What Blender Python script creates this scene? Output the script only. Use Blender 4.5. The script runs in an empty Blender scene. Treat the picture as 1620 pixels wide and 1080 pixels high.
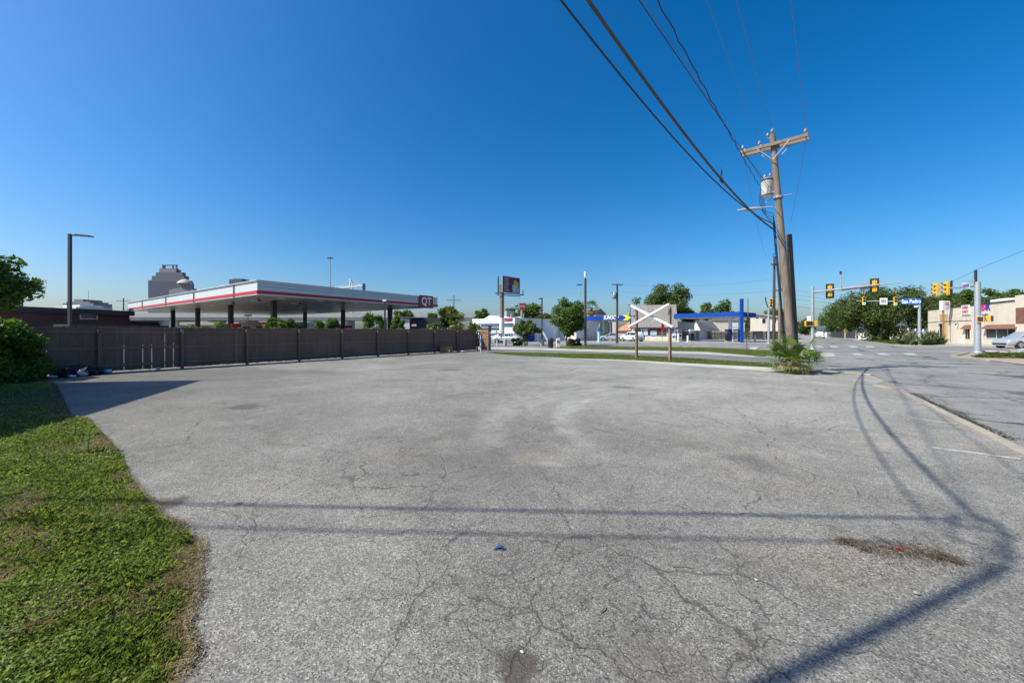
import bpy, bmesh, math, random
import numpy as np
from mathutils import Vector, Matrix
from mathutils.geometry import tessellate_polygon

# ------------------------------------------------------------------ camera, world, sun, exposure
SC = bpy.context.scene
COL = SC.collection
F, EYE, YH, CX = 610.0, 1.62, 525.0, 810.0        # focal length and horizon of the photograph (1620 wide)
TH = math.radians(34.9)
RX, RY = math.cos(TH), math.sin(TH)               # camera right in the world
FX, FY = -math.sin(TH), math.cos(TH)              # camera forward in the world
cam = bpy.data.cameras.new('camera'); cam.sensor_width = 36; cam.lens = 36 * F / 1620
cam.shift_y = -15 / 1620.0; cam.clip_start = 0.05; cam.clip_end = 6000
camo = bpy.data.objects.new('camera', cam); COL.objects.link(camo)
camo.location = (0, 0, EYE); camo.rotation_euler = (math.pi / 2, 0, TH); SC.camera = camo

SUN_EL = math.radians(45.0)
SH = (0.596, 0.803)                               # direction in which shadows fall
sv = Vector((-SH[0] * math.cos(SUN_EL), -SH[1] * math.cos(SUN_EL), math.sin(SUN_EL)))
w = bpy.data.worlds.new('World'); SC.world = w; w.use_nodes = True
nt = w.node_tree; nt.nodes.clear()
sky = nt.nodes.new('ShaderNodeTexSky'); sky.sky_type = 'NISHITA'; sky.sun_disc = False
sky.sun_elevation = SUN_EL; sky.sun_rotation = math.atan2(sv.x, sv.y)
sky.air_density = 0.99; sky.dust_density = 2.0; sky.ozone_density = 5.9; sky.altitude = 0
bgn = nt.nodes.new('ShaderNodeBackground'); bgn.inputs['Strength'].default_value = 0.104
wo = nt.nodes.new('ShaderNodeOutputWorld')
hs = nt.nodes.new('ShaderNodeHueSaturation'); hs.inputs['Saturation'].default_value = 1.31; hs.inputs['Hue'].default_value = 0.4975
gm = nt.nodes.new('ShaderNodeGamma'); gm.inputs[1].default_value = 1.08
nt.links.new(sky.outputs[0], gm.inputs[0]); nt.links.new(gm.outputs[0], hs.inputs['Color']); nt.links.new(hs.outputs[0], bgn.inputs[0]); nt.links.new(bgn.outputs[0], wo.inputs[0])
sl = bpy.data.lights.new('sun', 'SUN'); sl.energy = 4.4; sl.angle = math.radians(0.5); sl.color = (1.0, 0.95, 0.82)
so = bpy.data.objects.new('sun', sl); COL.objects.link(so); so.rotation_euler = sv.to_track_quat('Z', 'Y').to_euler()
SC.view_settings.view_transform = 'Standard'; SC.view_settings.look = 'None'
SC.view_settings.exposure = 0.52; SC.view_settings.gamma = 1.0
SC.render.engine = 'CYCLES'
SC.cycles.max_bounces = 6; SC.cycles.transparent_max_bounces = 8

# ------------------------------------------------------------------ helpers
def W(xc, d): return (xc * RX + d * FX, xc * RY + d * FY)
def D(px, d): return W((px - CX) / F * d, d)                 # a point at forward distance d on the ray of column px
def G(px, py): return D(px, F * EYE / (py - YH))             # ground point under a pixel
def Z(py, d): return EYE + (YH - py) / F * d                 # height of a pixel row at distance d
def V3(p, z=0.0): return Vector((p[0], p[1], z))

class MB:
    def __init__(s): s.v = []; s.f = []; s.m = []; s.sm = []
    def add(s, vs, fs, mi=0, smooth=False):
        o = len(s.v); s.v += [tuple(p) for p in vs]
        for f in fs: s.f.append([i + o for i in f]); s.m.append(mi); s.sm.append(smooth)
        return s
    def box(s, x0, x1, y0, y1, z0, z1, mi=0, M=None):
        vs = [Vector(p) for p in ((x0,y0,z0),(x1,y0,z0),(x1,y1,z0),(x0,y1,z0),(x0,y0,z1),(x1,y0,z1),(x1,y1,z1),(x0,y1,z1))]
        if M is not None: vs = [M @ p for p in vs]
        return s.add(vs, [(0,3,2,1),(4,5,6,7),(0,1,5,4),(1,2,6,5),(2,3,7,6),(3,0,4,7)], mi)
    def cbox(s, x0, x1, y0, y1, z0, z1, c=0.02, mi=0, M=None):      # box with chamfered upright edges and top
        p = [(x0+c,y0),(x1-c,y0),(x1,y0+c),(x1,y1-c),(x1-c,y1),(x0+c,y1),(x0,y1-c),(x0,y0+c)]
        q = [(min(max(a,x0+c),x1-c), min(max(b,y0+c),y1-c)) for a, b in p]
        vs = [(a,b,z0) for a,b in p] + [(a,b,z1-c) for a,b in p] + [(a,b,z1) for a,b in q]
        vs = [Vector(k) for k in vs]
        if M is not None: vs = [M @ k for k in vs]
        fs = [tuple(range(7,-1,-1)), tuple(range(16,24))]
        for k in range(8):
            n = (k+1) % 8
            fs += [(k,n,8+n,8+k),(8+k,8+n,16+n,16+k)]
        return s.add(vs, fs, mi)
    def prism(s, poly, z0, z1, mi=0, M=None):
        n = len(poly)
        a = sum(poly[i][0]*poly[(i+1)%n][1]-poly[(i+1)%n][0]*poly[i][1] for i in range(n))
        if a < 0: poly = poly[::-1]
        vs = [Vector((p[0],p[1],z0)) for p in poly] + [Vector((p[0],p[1],z1)) for p in poly]
        if M is not None: vs = [M @ k for k in vs]
        return s.add(vs, [tuple(range(n-1,-1,-1)), tuple(range(n,2*n))] + [(i,(i+1)%n,n+(i+1)%n,n+i) for i in range(n)], mi)
    def xz(s, poly, y0, y1, mi=0, M=None):                           # outline in x-z pushed along y
        R = Matrix(((1,0,0,0),(0,0,-1,0),(0,1,0,0),(0,0,0,1)))
        return s.prism(poly, -y1, -y0, mi, (M @ R) if M is not None else R)
    def tube(s, path, r, n=8, mi=0, cap=True, smooth=True):
        P = [Vector(p) for p in path]; k = len(P)
        R = [r] * k if not hasattr(r, '__len__') else r
        rings = []
        t0 = (P[1]-P[0]).normalized()
        ref = Vector((0,0,1)) if abs(t0.z) < 0.9 else Vector((1,0,0))
        u = t0.cross(ref).normalized()
        for i in range(k):
            t = (P[min(i+1,k-1)] - P[max(i-1,0)]).normalized()
            u = (u - t * u.dot(t)).normalized(); b = t.cross(u)
            rings.append([P[i] + (u*math.cos(2*math.pi*j/n) + b*math.sin(2*math.pi*j/n)) * R[i] for j in range(n)])
        vs = [p for rg in rings for p in rg]; fs = []
        for i in range(k-1):
            for j in range(n):
                a, c = i*n+j, i*n+(j+1)%n
                fs.append((a, c, c+n, a+n))
        s.add(vs, fs, mi, smooth)
        if cap:
            s.add(rings[0], [tuple(range(n-1,-1,-1))], mi); s.add(rings[-1], [tuple(range(n))], mi)
        return s
    def cyl(s, x, y, z0, z1, r0, r1=None, n=12, mi=0): return s.tube([(x,y,z0),(x,y,z1)], [r0, r0 if r1 is None else r1], n, mi)
    def lathe(s, prof, n=16, mi=0, M=None, smooth=True):
        vs = []; fs = []
        for (r, z) in prof:
            for j in range(n):
                p = Vector((r*math.cos(2*math.pi*j/n), r*math.sin(2*math.pi*j/n), z)); vs.append(M @ p if M is not None else p)
        for i in range(len(prof)-1):
            for j in range(n):
                a, c = i*n+j, i*n+(j+1)%n; fs.append((a, c, c+n, a+n))
        return s.add(vs, fs, mi, smooth)
    def build(s, name, mats, parent=None):
        me = bpy.data.meshes.new(name); me.from_pydata(s.v, [], s.f); 
        for m in (mats if isinstance(mats, (list, tuple)) else [mats]): me.materials.append(m)
        me.polygons.foreach_set('material_index', s.m); me.polygons.foreach_set('use_smooth', s.sm); me.update()
        o = bpy.data.objects.new(name, me); COL.objects.link(o)
        if parent is not None: o.parent = parent
        return o

def mesh_np(name, verts, faces, mat, parent=None):
    verts = np.asarray(verts, dtype=np.float32); faces = np.asarray(faces, dtype=np.int32)
    me = bpy.data.meshes.new(name); k = faces.shape[1]
    me.vertices.add(len(verts)); me.vertices.foreach_set('co', verts.ravel())
    me.loops.add(faces.size); me.loops.foreach_set('vertex_index', faces.ravel())
    me.polygons.add(len(faces)); me.polygons.foreach_set('loop_start', np.arange(0, faces.size, k, dtype=np.int32))
    me.materials.append(mat); me.update(calc_edges=True); me.validate()
    o = bpy.data.objects.new(name, me); COL.objects.link(o)
    if parent is not None: o.parent = parent
    return o

def tag(o, label=None, cat=None, group=None, kind=None):
    if label: o['label'] = label
    if cat: o['category'] = cat
    if group: o['group'] = group
    if kind: o['kind'] = kind
    return o
def thing(name, label, cat, p=(0,0), z=0.0, rz=0.0, group=None):
    o = bpy.data.objects.new(name, None); COL.objects.link(o); o.empty_display_size = 0.2
    o.location = (p[0], p[1], z); o.rotation_euler = (0, 0, rz)
    return tag(o, label, cat, group)
def struct(name, polys, z, mat):
    mb = MB()
    for poly in polys:
        vs = [Vector((p[0], p[1], 0)) for p in poly]
        tris = tessellate_polygon([vs])
        for t in tris:
            a, b, c = (vs[i] for i in t)
            if (b-a).cross(c-a).z < 0: t = (t[0], t[2], t[1])
            mb.add([(vs[i].x, vs[i].y, z) for i in t], [(0,1,2)])
    o = mb.build(name, mat); o['kind'] = 'structure'; return o
def text(s, size, mat, parent, loc, rot, depth=0.01, bold=0.0, name='lettering', shear=0.0, sx=1.0, align='CENTER'):
    c = bpy.data.curves.new('t', 'FONT'); c.body = s; c.size = size; c.extrude = depth; c.offset = bold; c.shear = shear
    c.align_x = align; c.align_y = 'CENTER'; c.resolution_u = 3
    t = bpy.data.objects.new('t', c); COL.objects.link(t)
    dg = bpy.context.evaluated_depsgraph_get()
    me = bpy.data.meshes.new_from_object(t.evaluated_get(dg))
    bpy.data.objects.remove(t); bpy.data.curves.remove(c)
    me.materials.clear(); me.materials.append(mat)
    o = bpy.data.objects.new(name, me); COL.objects.link(o); o.parent = parent
    o.location = loc; o.rotation_euler = rot; o.scale = (sx, 1, 1); return o
FRONT = (math.pi/2, 0, 0)                                            # writing that faces local -y

def copy_tree(o, parent=None):
    c = o.copy(); COL.objects.link(c)
    if parent is not None: c.parent = parent
    for ch in [k for k in o.children]: copy_tree(ch, c)
    return c

class Front:                                                         # a facade seen from pixel column/distance A (left) to B (right)
    def __init__(s, pa, da, pb, db):
        s.A = Vector(D(pa, da)); s.B = Vector(D(pb, db)); s.u = (s.B - s.A).normalized(); s.L = (s.B - s.A).length
        s.rz = math.atan2(s.u.y, s.u.x)
    def hit(s, px):
        r = Vector(D(px, 1.0)); n = Vector((-s.u.y, s.u.x)); t = s.A.dot(n) / r.dot(n); return r * t, t
    def x(s, px): return (s.hit(px)[0] - s.A).dot(s.u)
    def z(s, px, py): return Z(py, s.hit(px)[1])

# ------------------------------------------------------------------ materials
class NB:
    def __init__(s, name):
        s.m = bpy.data.materials.new(name); s.m.use_nodes = True; s.t = s.m.node_tree; s.t.nodes.clear()
        s.out = s.n('ShaderNodeOutputMaterial'); s.b = s.n('ShaderNodeBsdfPrincipled'); s.l(s.b.outputs[0], s.out.inputs[0])
        s.tc = None
    def n(s, k, **p):
        x = s.t.nodes.new(k)
        for a, b in p.items(): setattr(x, a, b)
        return x
    def l(s, a, b): s.t.links.new(a, b)
    def set(s, sock, v):
        if hasattr(v, 'is_linked'): s.l(v, sock)
        else: sock.default_value = v
    def obj(s):
        if s.tc is None: s.tc = s.n('ShaderNodeTexCoord')
        return s.tc.outputs['Object']
    def map(s, sc=(1,1,1), loc=(0,0,0), rot=(0,0,0), src=None):
        m = s.n('ShaderNodeMapping'); s.l(src or s.obj(), m.inputs[0]); m.inputs['Scale'].default_value = sc
        m.inputs['Location'].default_value = loc; m.inputs['Rotation'].default_value = rot; return m.outputs[0]
    def noise(s, scale, detail=4, rough=0.55, vec=None, dist=0.0, col=False):
        x = s.n('ShaderNodeTexNoise'); s.l(vec or s.obj(), x.inputs['Vector']); x.inputs['Scale'].default_value = scale
        x.inputs['Detail'].default_value = detail; x.inputs['Roughness'].default_value = rough; x.inputs['Distortion'].default_value = dist
        return x.outputs['Color' if col else 'Fac']
    def vor(s, scale, feat='F1', vec=None, out='Distance', rnd=1.0):
        x = s.n('ShaderNodeTexVoronoi', feature=feat); s.l(vec or s.obj(), x.inputs['Vector']); x.inputs['Scale'].default_value = scale
        x.inputs['Randomness'].default_value = rnd
        return x.outputs[out]
    def math(s, op, a, b=0.0, c=0.0, clamp=False):
        x = s.n('ShaderNodeMath', operation=op, use_clamp=clamp)
        for i, v in enumerate((a, b, c)): s.set(x.inputs[i], v)
        return x.outputs[0]
    def step(s, v, lo, hi, a=0.0, b=1.0):                            # smooth ramp of v from lo..hi to a..b
        x = s.n('ShaderNodeMapRange', interpolation_type='SMOOTHSTEP'); s.set(x.inputs[0], v)
        x.inputs[1].default_value = lo; x.inputs[2].default_value = hi; x.inputs[3].default_value = a; x.inputs[4].default_value = b
        return x.outputs[0]
    def mix(s, f, a, b, mode='MIX'):
        x = s.n('ShaderNodeMix', data_type='RGBA', blend_type=mode); s.set(x.inputs[0], f)
        for k, v in ((6, a), (7, b)):
            if isinstance(v, (tuple, list)): v = tuple(v) + ((1.0,) if len(v) == 3 else ())
            s.set(x.inputs[k], v)
        return x.outputs[2]
    def ramp(s, f, stops):
        x = s.n('ShaderNodeValToRGB'); s.set(x.inputs[0], f); e = x.color_ramp.elements
        while len(e) < len(stops): e.new(0.5)
        for el, (p, c) in zip(e, stops): el.position = p; el.color = tuple(c) + (1.0,)
        return x.outputs[0]
    def bump(s, h, strength=0.3, dist=0.02):
        x = s.n('ShaderNodeBump'); s.set(x.inputs['Height'], h); x.inputs['Strength'].default_value = strength; x.inputs['Distance'].default_value = dist
        s.l(x.outputs[0], s.b.inputs['Normal'])
    def done(s, col, rough=0.8, metal=0.0, spec=None):
        if isinstance(col, (tuple, list)): col = tuple(col) + ((1.0,) if len(col) == 3 else ())
        s.set(s.b.inputs['Base Color'], col); s.set(s.b.inputs['Roughness'], rough); s.b.inputs['Metallic'].default_value = metal
        if spec is not None: s.b.inputs['Specular IOR Level'].default_value = spec
        return s.m

def P(name, c, rough=0.6, var=0.12, scale=3.0, metal=0.0, bump=0.0, dirt=0.0, spec=None, stretch=None):
    b = NB(name)
    vec = b.map(stretch) if stretch else None
    n = b.noise(scale, 5, 0.6, vec)
    k = b.step(n, 0.25, 0.75)
    col = b.mix(k, tuple(x*(1-var) for x in c), tuple(min(1, x*(1+var)) for x in c))
    if dirt:
        d = b.step(b.noise(scale*0.37, 6, 0.7, b.map((1.6,1.6,0.35))), 0.48, 0.72, 0, dirt)
        col = b.mix(d, col, (0.16,0.13,0.10))
    if bump: b.bump(b.noise(scale*8, 3), bump, 0.01)
    return b.done(col, rough, metal, spec)

def wood(name, c, var=0.35, scale=1.0, axis='z'):
    b = NB(name)
    st = {'z': (14,14,0.9), 'x': (0.9,14,14), 'y': (14,0.9,14)}[axis]
    n = b.noise(1.6*scale, 6, 0.65, b.map(st))
    g = b.n('ShaderNodeNewGeometry').outputs['Random Per Island']
    col = b.mix(b.step(n, 0.3, 0.7), tuple(x*(1-var) for x in c), tuple(x*(1+var) for x in c))
    col = b.mix(b.math('MULTIPLY', g, 0.35), col, tuple(x*0.6 for x in c))
    col = b.mix(b.step(b.noise(0.8, 4), 0.5, 0.75, 0, 0.5), col, tuple(x*1.25+0.01 for x in c))
    b.bump(n, 0.4, 0.01)
    return b.done(col, 0.85)

def leafmat(name, dark, light, trans=0.42, ns=0.9, wn=0.25, dry=None):
    b = NB(name)
    r = b.n('ShaderNodeNewGeometry').outputs['Random Per Island']
    n = b.noise(ns, 2)
    f = b.math('ADD', b.math('MULTIPLY', r, 1-wn), b.math('MULTIPLY', b.step(n, 0.3, 0.7), wn))
    col = b.mix(f, dark, light)
    if dry: col = b.mix(b.math('MULTIPLY', b.step(b.vor(1.0, 'F1', b.n('ShaderNodeNewGeometry').outputs['Random Per Island'], 'Distance') if False else r, 0.80, 0.86), b.step(b.noise(1.4, 4), 0.35, 0.65, 0.25, 1.0)), col, dry)
    b.done(col, 0.55, 0, 0.25)
    t = b.n('ShaderNodeBsdfTranslucent'); b.l(b.mix(1.0, col, (1.0,1.25,0.5), 'MULTIPLY'), t.inputs[0])
    m = b.n('ShaderNodeMixShader'); m.inputs[0].default_value = trans
    b.l(b.b.outputs[0], m.inputs[1]); b.l(t.outputs[0], m.inputs[2]); b.l(m.outputs[0], b.out.inputs[0])
    return b.m

def emit(name, c, s):
    b = NB(name); b.b.inputs['Emission Color'].default_value = c + (1,); b.b.inputs['Emission Strength'].default_value = s
    return b.done(c, 0.4)

def circle3(a, b, c):
    ax, ay = a; bx, by = b; cx, cy = c
    d = 2*(ax*(by-cy)+bx*(cy-ay)+cx*(ay-by))
    ux = ((ax*ax+ay*ay)*(by-cy)+(bx*bx+by*by)*(cy-ay)+(cx*cx+cy*cy)*(ay-by))/d
    uy = ((ax*ax+ay*ay)*(cx-bx)+(bx*bx+by*by)*(ax-cx)+(cx*cx+cy*cy)*(bx-ax))/d
    return (ux, uy), math.hypot(ax-ux, ay-uy)

def seg_dist(b, vx, vy, p, q):                                       # distance in the ground plane from the segment p-q
    dx, dy = q[0]-p[0], q[1]-p[1]; L2 = dx*dx+dy*dy
    t = b.math('ADD', b.math('MULTIPLY', vx, dx/L2), b.math('MULTIPLY_ADD', vy, dy/L2, -(p[0]*dx+p[1]*dy)/L2), clamp=True)
    ex = b.math('SUBTRACT', vx, b.math('MULTIPLY_ADD', t, dx, p[0])); ey = b.math('SUBTRACT', vy, b.math('MULTIPLY_ADD', t, dy, p[1]))
    return b.math('SQRT', b.math('ADD', b.math('MULTIPLY', ex, ex), b.math('MULTIPLY', ey, ey)))

def asphalt_lot():
    b = NB('old_asphalt')
    o = b.obj()
    warp = b.n('ShaderNodeVectorMath', operation='ADD'); b.l(o, warp.inputs[0])
    wn = b.n('ShaderNodeVectorMath', operation='MULTIPLY_ADD'); b.l(b.noise(1.6, 5, 0.56, col=True), wn.inputs[0])
    wn.inputs[1].default_value = (0.62,0.62,0); wn.inputs[2].default_value = (-0.31,-0.31,0); b.l(wn.outputs[0], warp.inputs[1])
    wv = warp.outputs[0]
    sx = b.n('ShaderNodeSeparateXYZ'); b.l(o, sx.inputs[0]); X, Y = sx.outputs[0], sx.outputs[1]
    sw = b.n('ShaderNodeSeparateXYZ'); b.l(wv, sw.inputs[0]); WX, WY = sw.outputs[0], sw.outputs[1]
    # stone chips
    chip = b.n('ShaderNodeTexVoronoi', feature='F1'); b.l(o, chip.inputs['Vector']); chip.inputs['Scale'].default_value = 135
    sc = b.n('ShaderNodeSeparateColor'); b.l(chip.outputs['Color'], sc.inputs[0])
    col = b.ramp(sc.outputs[0], [(0.0,(0.050,0.048,0.042)),(0.16,(0.140,0.134,0.119)),(0.50,(0.208,0.199,0.178)),(0.86,(0.272,0.261,0.234)),(1.0,(0.42,0.404,0.365))])
    big = b.n('ShaderNodeTexVoronoi', feature='F1'); b.l(o, big.inputs['Vector']); big.inputs['Scale'].default_value = 31
    sb = b.n('ShaderNodeSeparateColor'); b.l(big.outputs['Color'], sb.inputs[0])
    col = b.mix(b.math('MULTIPLY', b.step(sb.outputs[1], 0.8, 0.9), 0.5), col, (0.12,0.115,0.108))
    gap = b.step(chip.outputs['Distance'], 0.45, 0.8)
    col = b.mix(b.math('MULTIPLY', gap, 0.4), col, (0.075,0.070,0.064))
    # broad tone: worn, bleached and dirty zones; lighter rightwards; far sheen painted in
    n1 = b.noise(0.16, 6, 0.62, dist=0.6); n2 = b.noise(0.75, 6, 0.65, dist=0.4); n3 = b.noise(3.6, 5, 0.65)
    tone = b.math('ADD', b.step(n1, 0.32, 0.7, 0.80, 1.16), b.step(n2, 0.3, 0.7, -0.13, 0.13))
    tone = b.math('ADD', tone, b.step(n3, 0.3, 0.7, -0.09, 0.09))
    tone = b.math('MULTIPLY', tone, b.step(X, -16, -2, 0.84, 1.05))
    tone = b.math('MULTIPLY', tone, b.step(Y, 2.5, 11.5, 0.96, 1.38))  # far lot brightened: pale dust, plus grazing sheen painted into the colour
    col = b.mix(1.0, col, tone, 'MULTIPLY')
    warm = b.step(b.noise(0.5, 5, 0.6, b.map(loc=(7,3,0))), 0.52, 0.75, 0, 0.45)
    col = b.mix(warm, col, b.mix(1.0, col, (1.12,1.0,0.84), 'MULTIPLY'))
    # pale dusty tyre arcs
    smear = b.noise(2.2, 5, 0.7, dist=0.8)
    MX = b.math('MULTIPLY_ADD', WX, 0.35, b.math('MULTIPLY', X, 0.65)); MY = b.math('MULTIPLY_ADD', WY, 0.35, b.math('MULTIPLY', Y, 0.65))
    for pts, wd, st in (([(756,722),(762,690),(770,660),(800,638),(850,624),(905,614),(980,606)],0.17,0.42), ([(772,716),(776,690),(783,662),(812,642),(862,628),(920,618),(990,609)],0.15,0.38), ([(786,705),(792,675),(812,652),(860,634),(930,620)],0.16,0.36),
                        ([(878,668),(884,650),(905,631),(945,617),(1000,611),(1060,609),(1120,607)],0.16,0.42), ([(890,684),(889,664),(904,644),(938,627),(995,616),(1066,612),(1130,610)],0.16,0.40), ([(920,700),(896,676),(902,652),(930,634),(990,621),(1070,616)],0.18,0.38), ([(930,605),(1040,600),(1150,603)],0.5,0.3)):
        q = [G(*p) for p in pts]; dd = 99.0
        for i in range(len(q)-1): dd = b.math('MINIMUM', dd, seg_dist(b, MX, MY, q[i], q[i+1]))
        msk = b.math('MULTIPLY', b.step(dd, 0.0, wd*1.35, st*0.72, 0), b.math('MULTIPLY', b.step(smear, 0.26, 0.66), b.step(Y, 3.4, 6.5, 0.25, 1.0)))
        col = b.mix(msk, col, (0.46,0.445,0.415))
    # oil and dirt blotches
    for px, py, r, st, c in ((385,643,0.42,0.6,(0.07,0.055,0.045)),(1185,727,0.33,0.5,(0.10,0.10,0.10)),(712,585,0.7,0.6,(0.085,0.08,0.075)),(985,612,0.35,0.6,(0.06,0.06,0.06)),
                             (820,1050,0.17,0.7,(0.055,0.045,0.037)),(735,655,0.35,0.25,(0.10,0.095,0.09)),(255,797,0.28,0.75,(0.07,0.048,0.033)),
                             (730,735,0.9,0.28,(0.13,0.12,0.115)),(370,797,0.06,0.8,(0.06,0.04,0.03)),(330,632,0.8,0.3,(0.30,0.26,0.2)),(620,600,1.0,0.25,(0.13,0.12,0.115)),
                             (870,735,0.16,0.45,(0.34,0.32,0.29)),(850,722,0.4,0.3,(0.30,0.25,0.17)),(1050,1040,0.3,0.3,(0.12,0.1,0.085)),(1300,690,0.9,0.25,(0.15,0.13,0.12))):
        gx, gy = G(px, py)
        a, bb = b.math('SUBTRACT', WX, gx), b.math('SUBTRACT', WY, gy)
        dd = b.math('SQRT', b.math('ADD', b.math('MULTIPLY', a, a), b.math('MULTIPLY', bb, bb)))
        dd = b.math('ADD', dd, b.math('MULTIPLY', b.math('SUBTRACT', n3, 0.5), r*1.2))
        col = b.mix(b.step(dd, r*0.35, r*1.1, st, 0), col, c)
    # cracks: long wandering seams, plates, and crazed patches
    crack = 0.0
    e1 = b.vor(0.42, 'DISTANCE_TO_EDGE', wv); m1 = b.step(b.noise(0.33, 3, 0.5, b.map(loc=(3,9,0))), 0.45, 0.55)
    e2 = b.vor(1.35, 'DISTANCE_TO_EDGE', wv); m2 = b.step(b.noise(0.30, 3, 0.5, b.map(loc=(11,2,0))), 0.52, 0.62)
    e3 = b.vor(4.4, 'DISTANCE_TO_EDGE', wv)
    near = b.math('ADD', b.step(b.noise(0.42, 3, 0.5, b.map(loc=(1,5,0))), 0.62, 0.72, 0, 0.6), 0)
    g0 = G(930, 1020); a, bb = b.math('SUBTRACT', X, g0[0]), b.math('SUBTRACT', Y, g0[1])
    dl = b.math('SQRT', b.math('ADD', b.math('MULTIPLY', a, a), b.math('MULTIPLY', bb, bb)))
    m3 = b.math('MAXIMUM', near, b.step(b.math('ADD', dl, b.math('MULTIPLY', n2, 1.4)), 1.2, 2.1, 0.95, 0))
    m2 = b.math('MAXIMUM', m2, b.step(dl, 0.9, 2.4, 1.0, 0))
    wj = b.step(b.noise(9, 3), 0.25, 0.75, 0.45, 1.5)
    c1 = b.math('MULTIPLY', b.step(b.math('DIVIDE', e1, wj), 0.001, 0.0042, 1, 0), m1)
    c2 = b.math('MULTIPLY', b.step(b.math('DIVIDE', e2, wj), 0.003, 0.012, 1, 0), m2)
    c3 = b.math('MULTIPLY', b.step(b.math('DIVIDE', e3, wj), 0.006, 0.024, 0.85, 0), m3)
    crack = b.math('MAXIMUM', b.math('MAXIMUM', c1, c2), c3)
    for pts in ([(395,650),(560,640),(720,655),(860,690),(1000,700)],[(300,800),(370,815),(400,880),(430,935)],[(380,700),(460,745),(540,770)],[(850,740),(890,790),(1000,840),(1075,868)],
                [(1180,700),(1280,745),(1285,770)],[(905,690),(930,740),(1000,725)],[(1000,600),(1080,660),(1180,665),(1300,690)],[(640,880),(670,960),(700,1000)],[(1000,1000),(1130,960),(1240,985),(1330,1040)],[(760,960),(900,950),(960,935)]):
        q = [G(*p) for p in pts]
        for i in range(len(q)-1):
            dd = seg_dist(b, WX, WY, q[i], q[i+1])
            crack = b.math('MAXIMUM', crack, b.math('MULTIPLY', b.step(dd, 0.002, 0.009, 0.9, 0), b.step(n3, 0.36, 0.5)))
    col = b.mix(b.math('MULTIPLY', crack, 0.54), col, (0.035,0.030,0.026))
    halo = b.math('MULTIPLY', b.step(e2, 0.01, 0.05, 0.16, 0), m3)
    col = b.mix(halo, col, (0.095,0.078,0.06))
    h = b.math('SUBTRACT', b.math('MULTIPLY', chip.outputs['Distance'], -0.35), b.math('MULTIPLY', crack, 1.6))
    b.bump(h, 0.4, 0.006)
    return b.done(col, 0.9, 0, 0.2)

def asphalt_road(name, base, snakes=0.7, scale=0.16, pale=0.3):
    b = NB(name); o = b.obj()
    warp = b.n('ShaderNodeVectorMath', operation='ADD'); b.l(o, warp.inputs[0])
    wn = b.n('ShaderNodeVectorMath', operation='MULTIPLY_ADD'); b.l(b.noise(0.5, 5, 0.6, col=True), wn.inputs[0])
    wn.inputs[1].default_value = (2.6,2.6,0); wn.inputs[2].default_value = (-1.3,-1.3,0); b.l(wn.outputs[0], warp.inputs[1])
    sc = b.n('ShaderNodeSeparateColor'); b.l(b.vor(85, 'F1', None, 'Color'), sc.inputs[0])
    n1 = b.noise(0.18, 6, 0.65); n2 = b.noise(1.3, 6, 0.65)
    tone = b.math('ADD', b.step(n1, 0.3, 0.7, 0.8, 1.18), b.step(n2, 0.3, 0.7, -0.12, 0.12))
    tone = b.math('ADD', tone, b.step(sc.outputs[0], 0, 1, -0.35, 0.35))
    col = b.mix(1.0, base, tone, 'MULTIPLY')
    st = b.step(b.noise(0.7, 6, 0.7, b.map((3.0,0.22,1))), 0.5, 0.75, 0, pale)
    col = b.mix(st, col, tuple(min(1, x*1.5) for x in base))
    e = b.vor(scale, 'DISTANCE_TO_EDGE', warp.outputs[0])
    t = b.math('MULTIPLY', b.step(e, 0.010, 0.022, 1, 0), b.step(b.noise(0.16, 2), 0.36, 0.46, 0, snakes))
    e2 = b.vor(scale*2.6, 'DISTANCE_TO_EDGE', warp.outputs[0])
    t2 = b.math('MULTIPLY', b.step(e2, 0.008, 0.03, 0.7, 0), b.step(b.noise(0.2, 2, 0.5, b.map(loc=(5,1,0))), 0.44, 0.52, 0, snakes))
    t = b.math('MAXIMUM', t, t2)
    col = b.mix(t, col, (0.045,0.047,0.052))
    b.bump(sc.outputs[0], 0.3, 0.004)
    return b.done(col, b.math('SUBTRACT', 0.85, b.math('MULTIPLY', t, 0.25)), 0, 0.3)

def soil():
    b = NB('lawn_soil')
    n = b.noise(2.2, 6, 0.65, dist=0.5); n2 = b.noise(22, 4, 0.7)
    col = b.ramp(n, [(0.25,(0.05,0.036,0.024)),(0.5,(0.085,0.064,0.042)),(0.68,(0.17,0.125,0.075)),(0.85,(0.24,0.185,0.11))])
    col = b.mix(b.step(n2, 0.4, 0.7, 0, 0.5), col, (0.05,0.05,0.022))
    b.bump(n2, 0.8, 0.02)
    return b.done(col, 0.95, 0, 0.1)

def turf(name, g=(0.105,0.165,0.036), y=(0.20,0.20,0.075), sc=1.0):
    b = NB(name)
    n = b.noise(0.7*sc, 6, 0.7); n2 = b.noise(9*sc, 4, 0.7)
    col = b.mix(b.step(n, 0.42, 0.72, 0, 0.8), g, y)
    col = b.mix(b.step(n2, 0.35, 0.65, 0, 0.55), col, tuple(x*0.4 for x in g))
    b.bump(n2, 0.8, 0.05)
    return b.done(col, 0.95, 0, 0.1)

def concrete(name, c, crack=0.0):
    b = NB(name)
    n = b.noise(0.45, 6, 0.65); n2 = b.noise(6, 5, 0.65)
    tone = b.math('ADD', b.step(n, 0.3, 0.7, 0.82, 1.1), b.step(n2, 0.3, 0.7, -0.1, 0.1))
    col = b.mix(1.0, c, tone, 'MULTIPLY')
    col = b.mix(b.step(b.noise(1.1, 6, 0.7, b.map(loc=(4,4,0))), 0.55, 0.75, 0, 0.45), col, tuple(x*0.5 for x in c))
    b.bump(n2, 0.25, 0.01)
    return b.done(col, 0.9, 0, 0.2)

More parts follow.
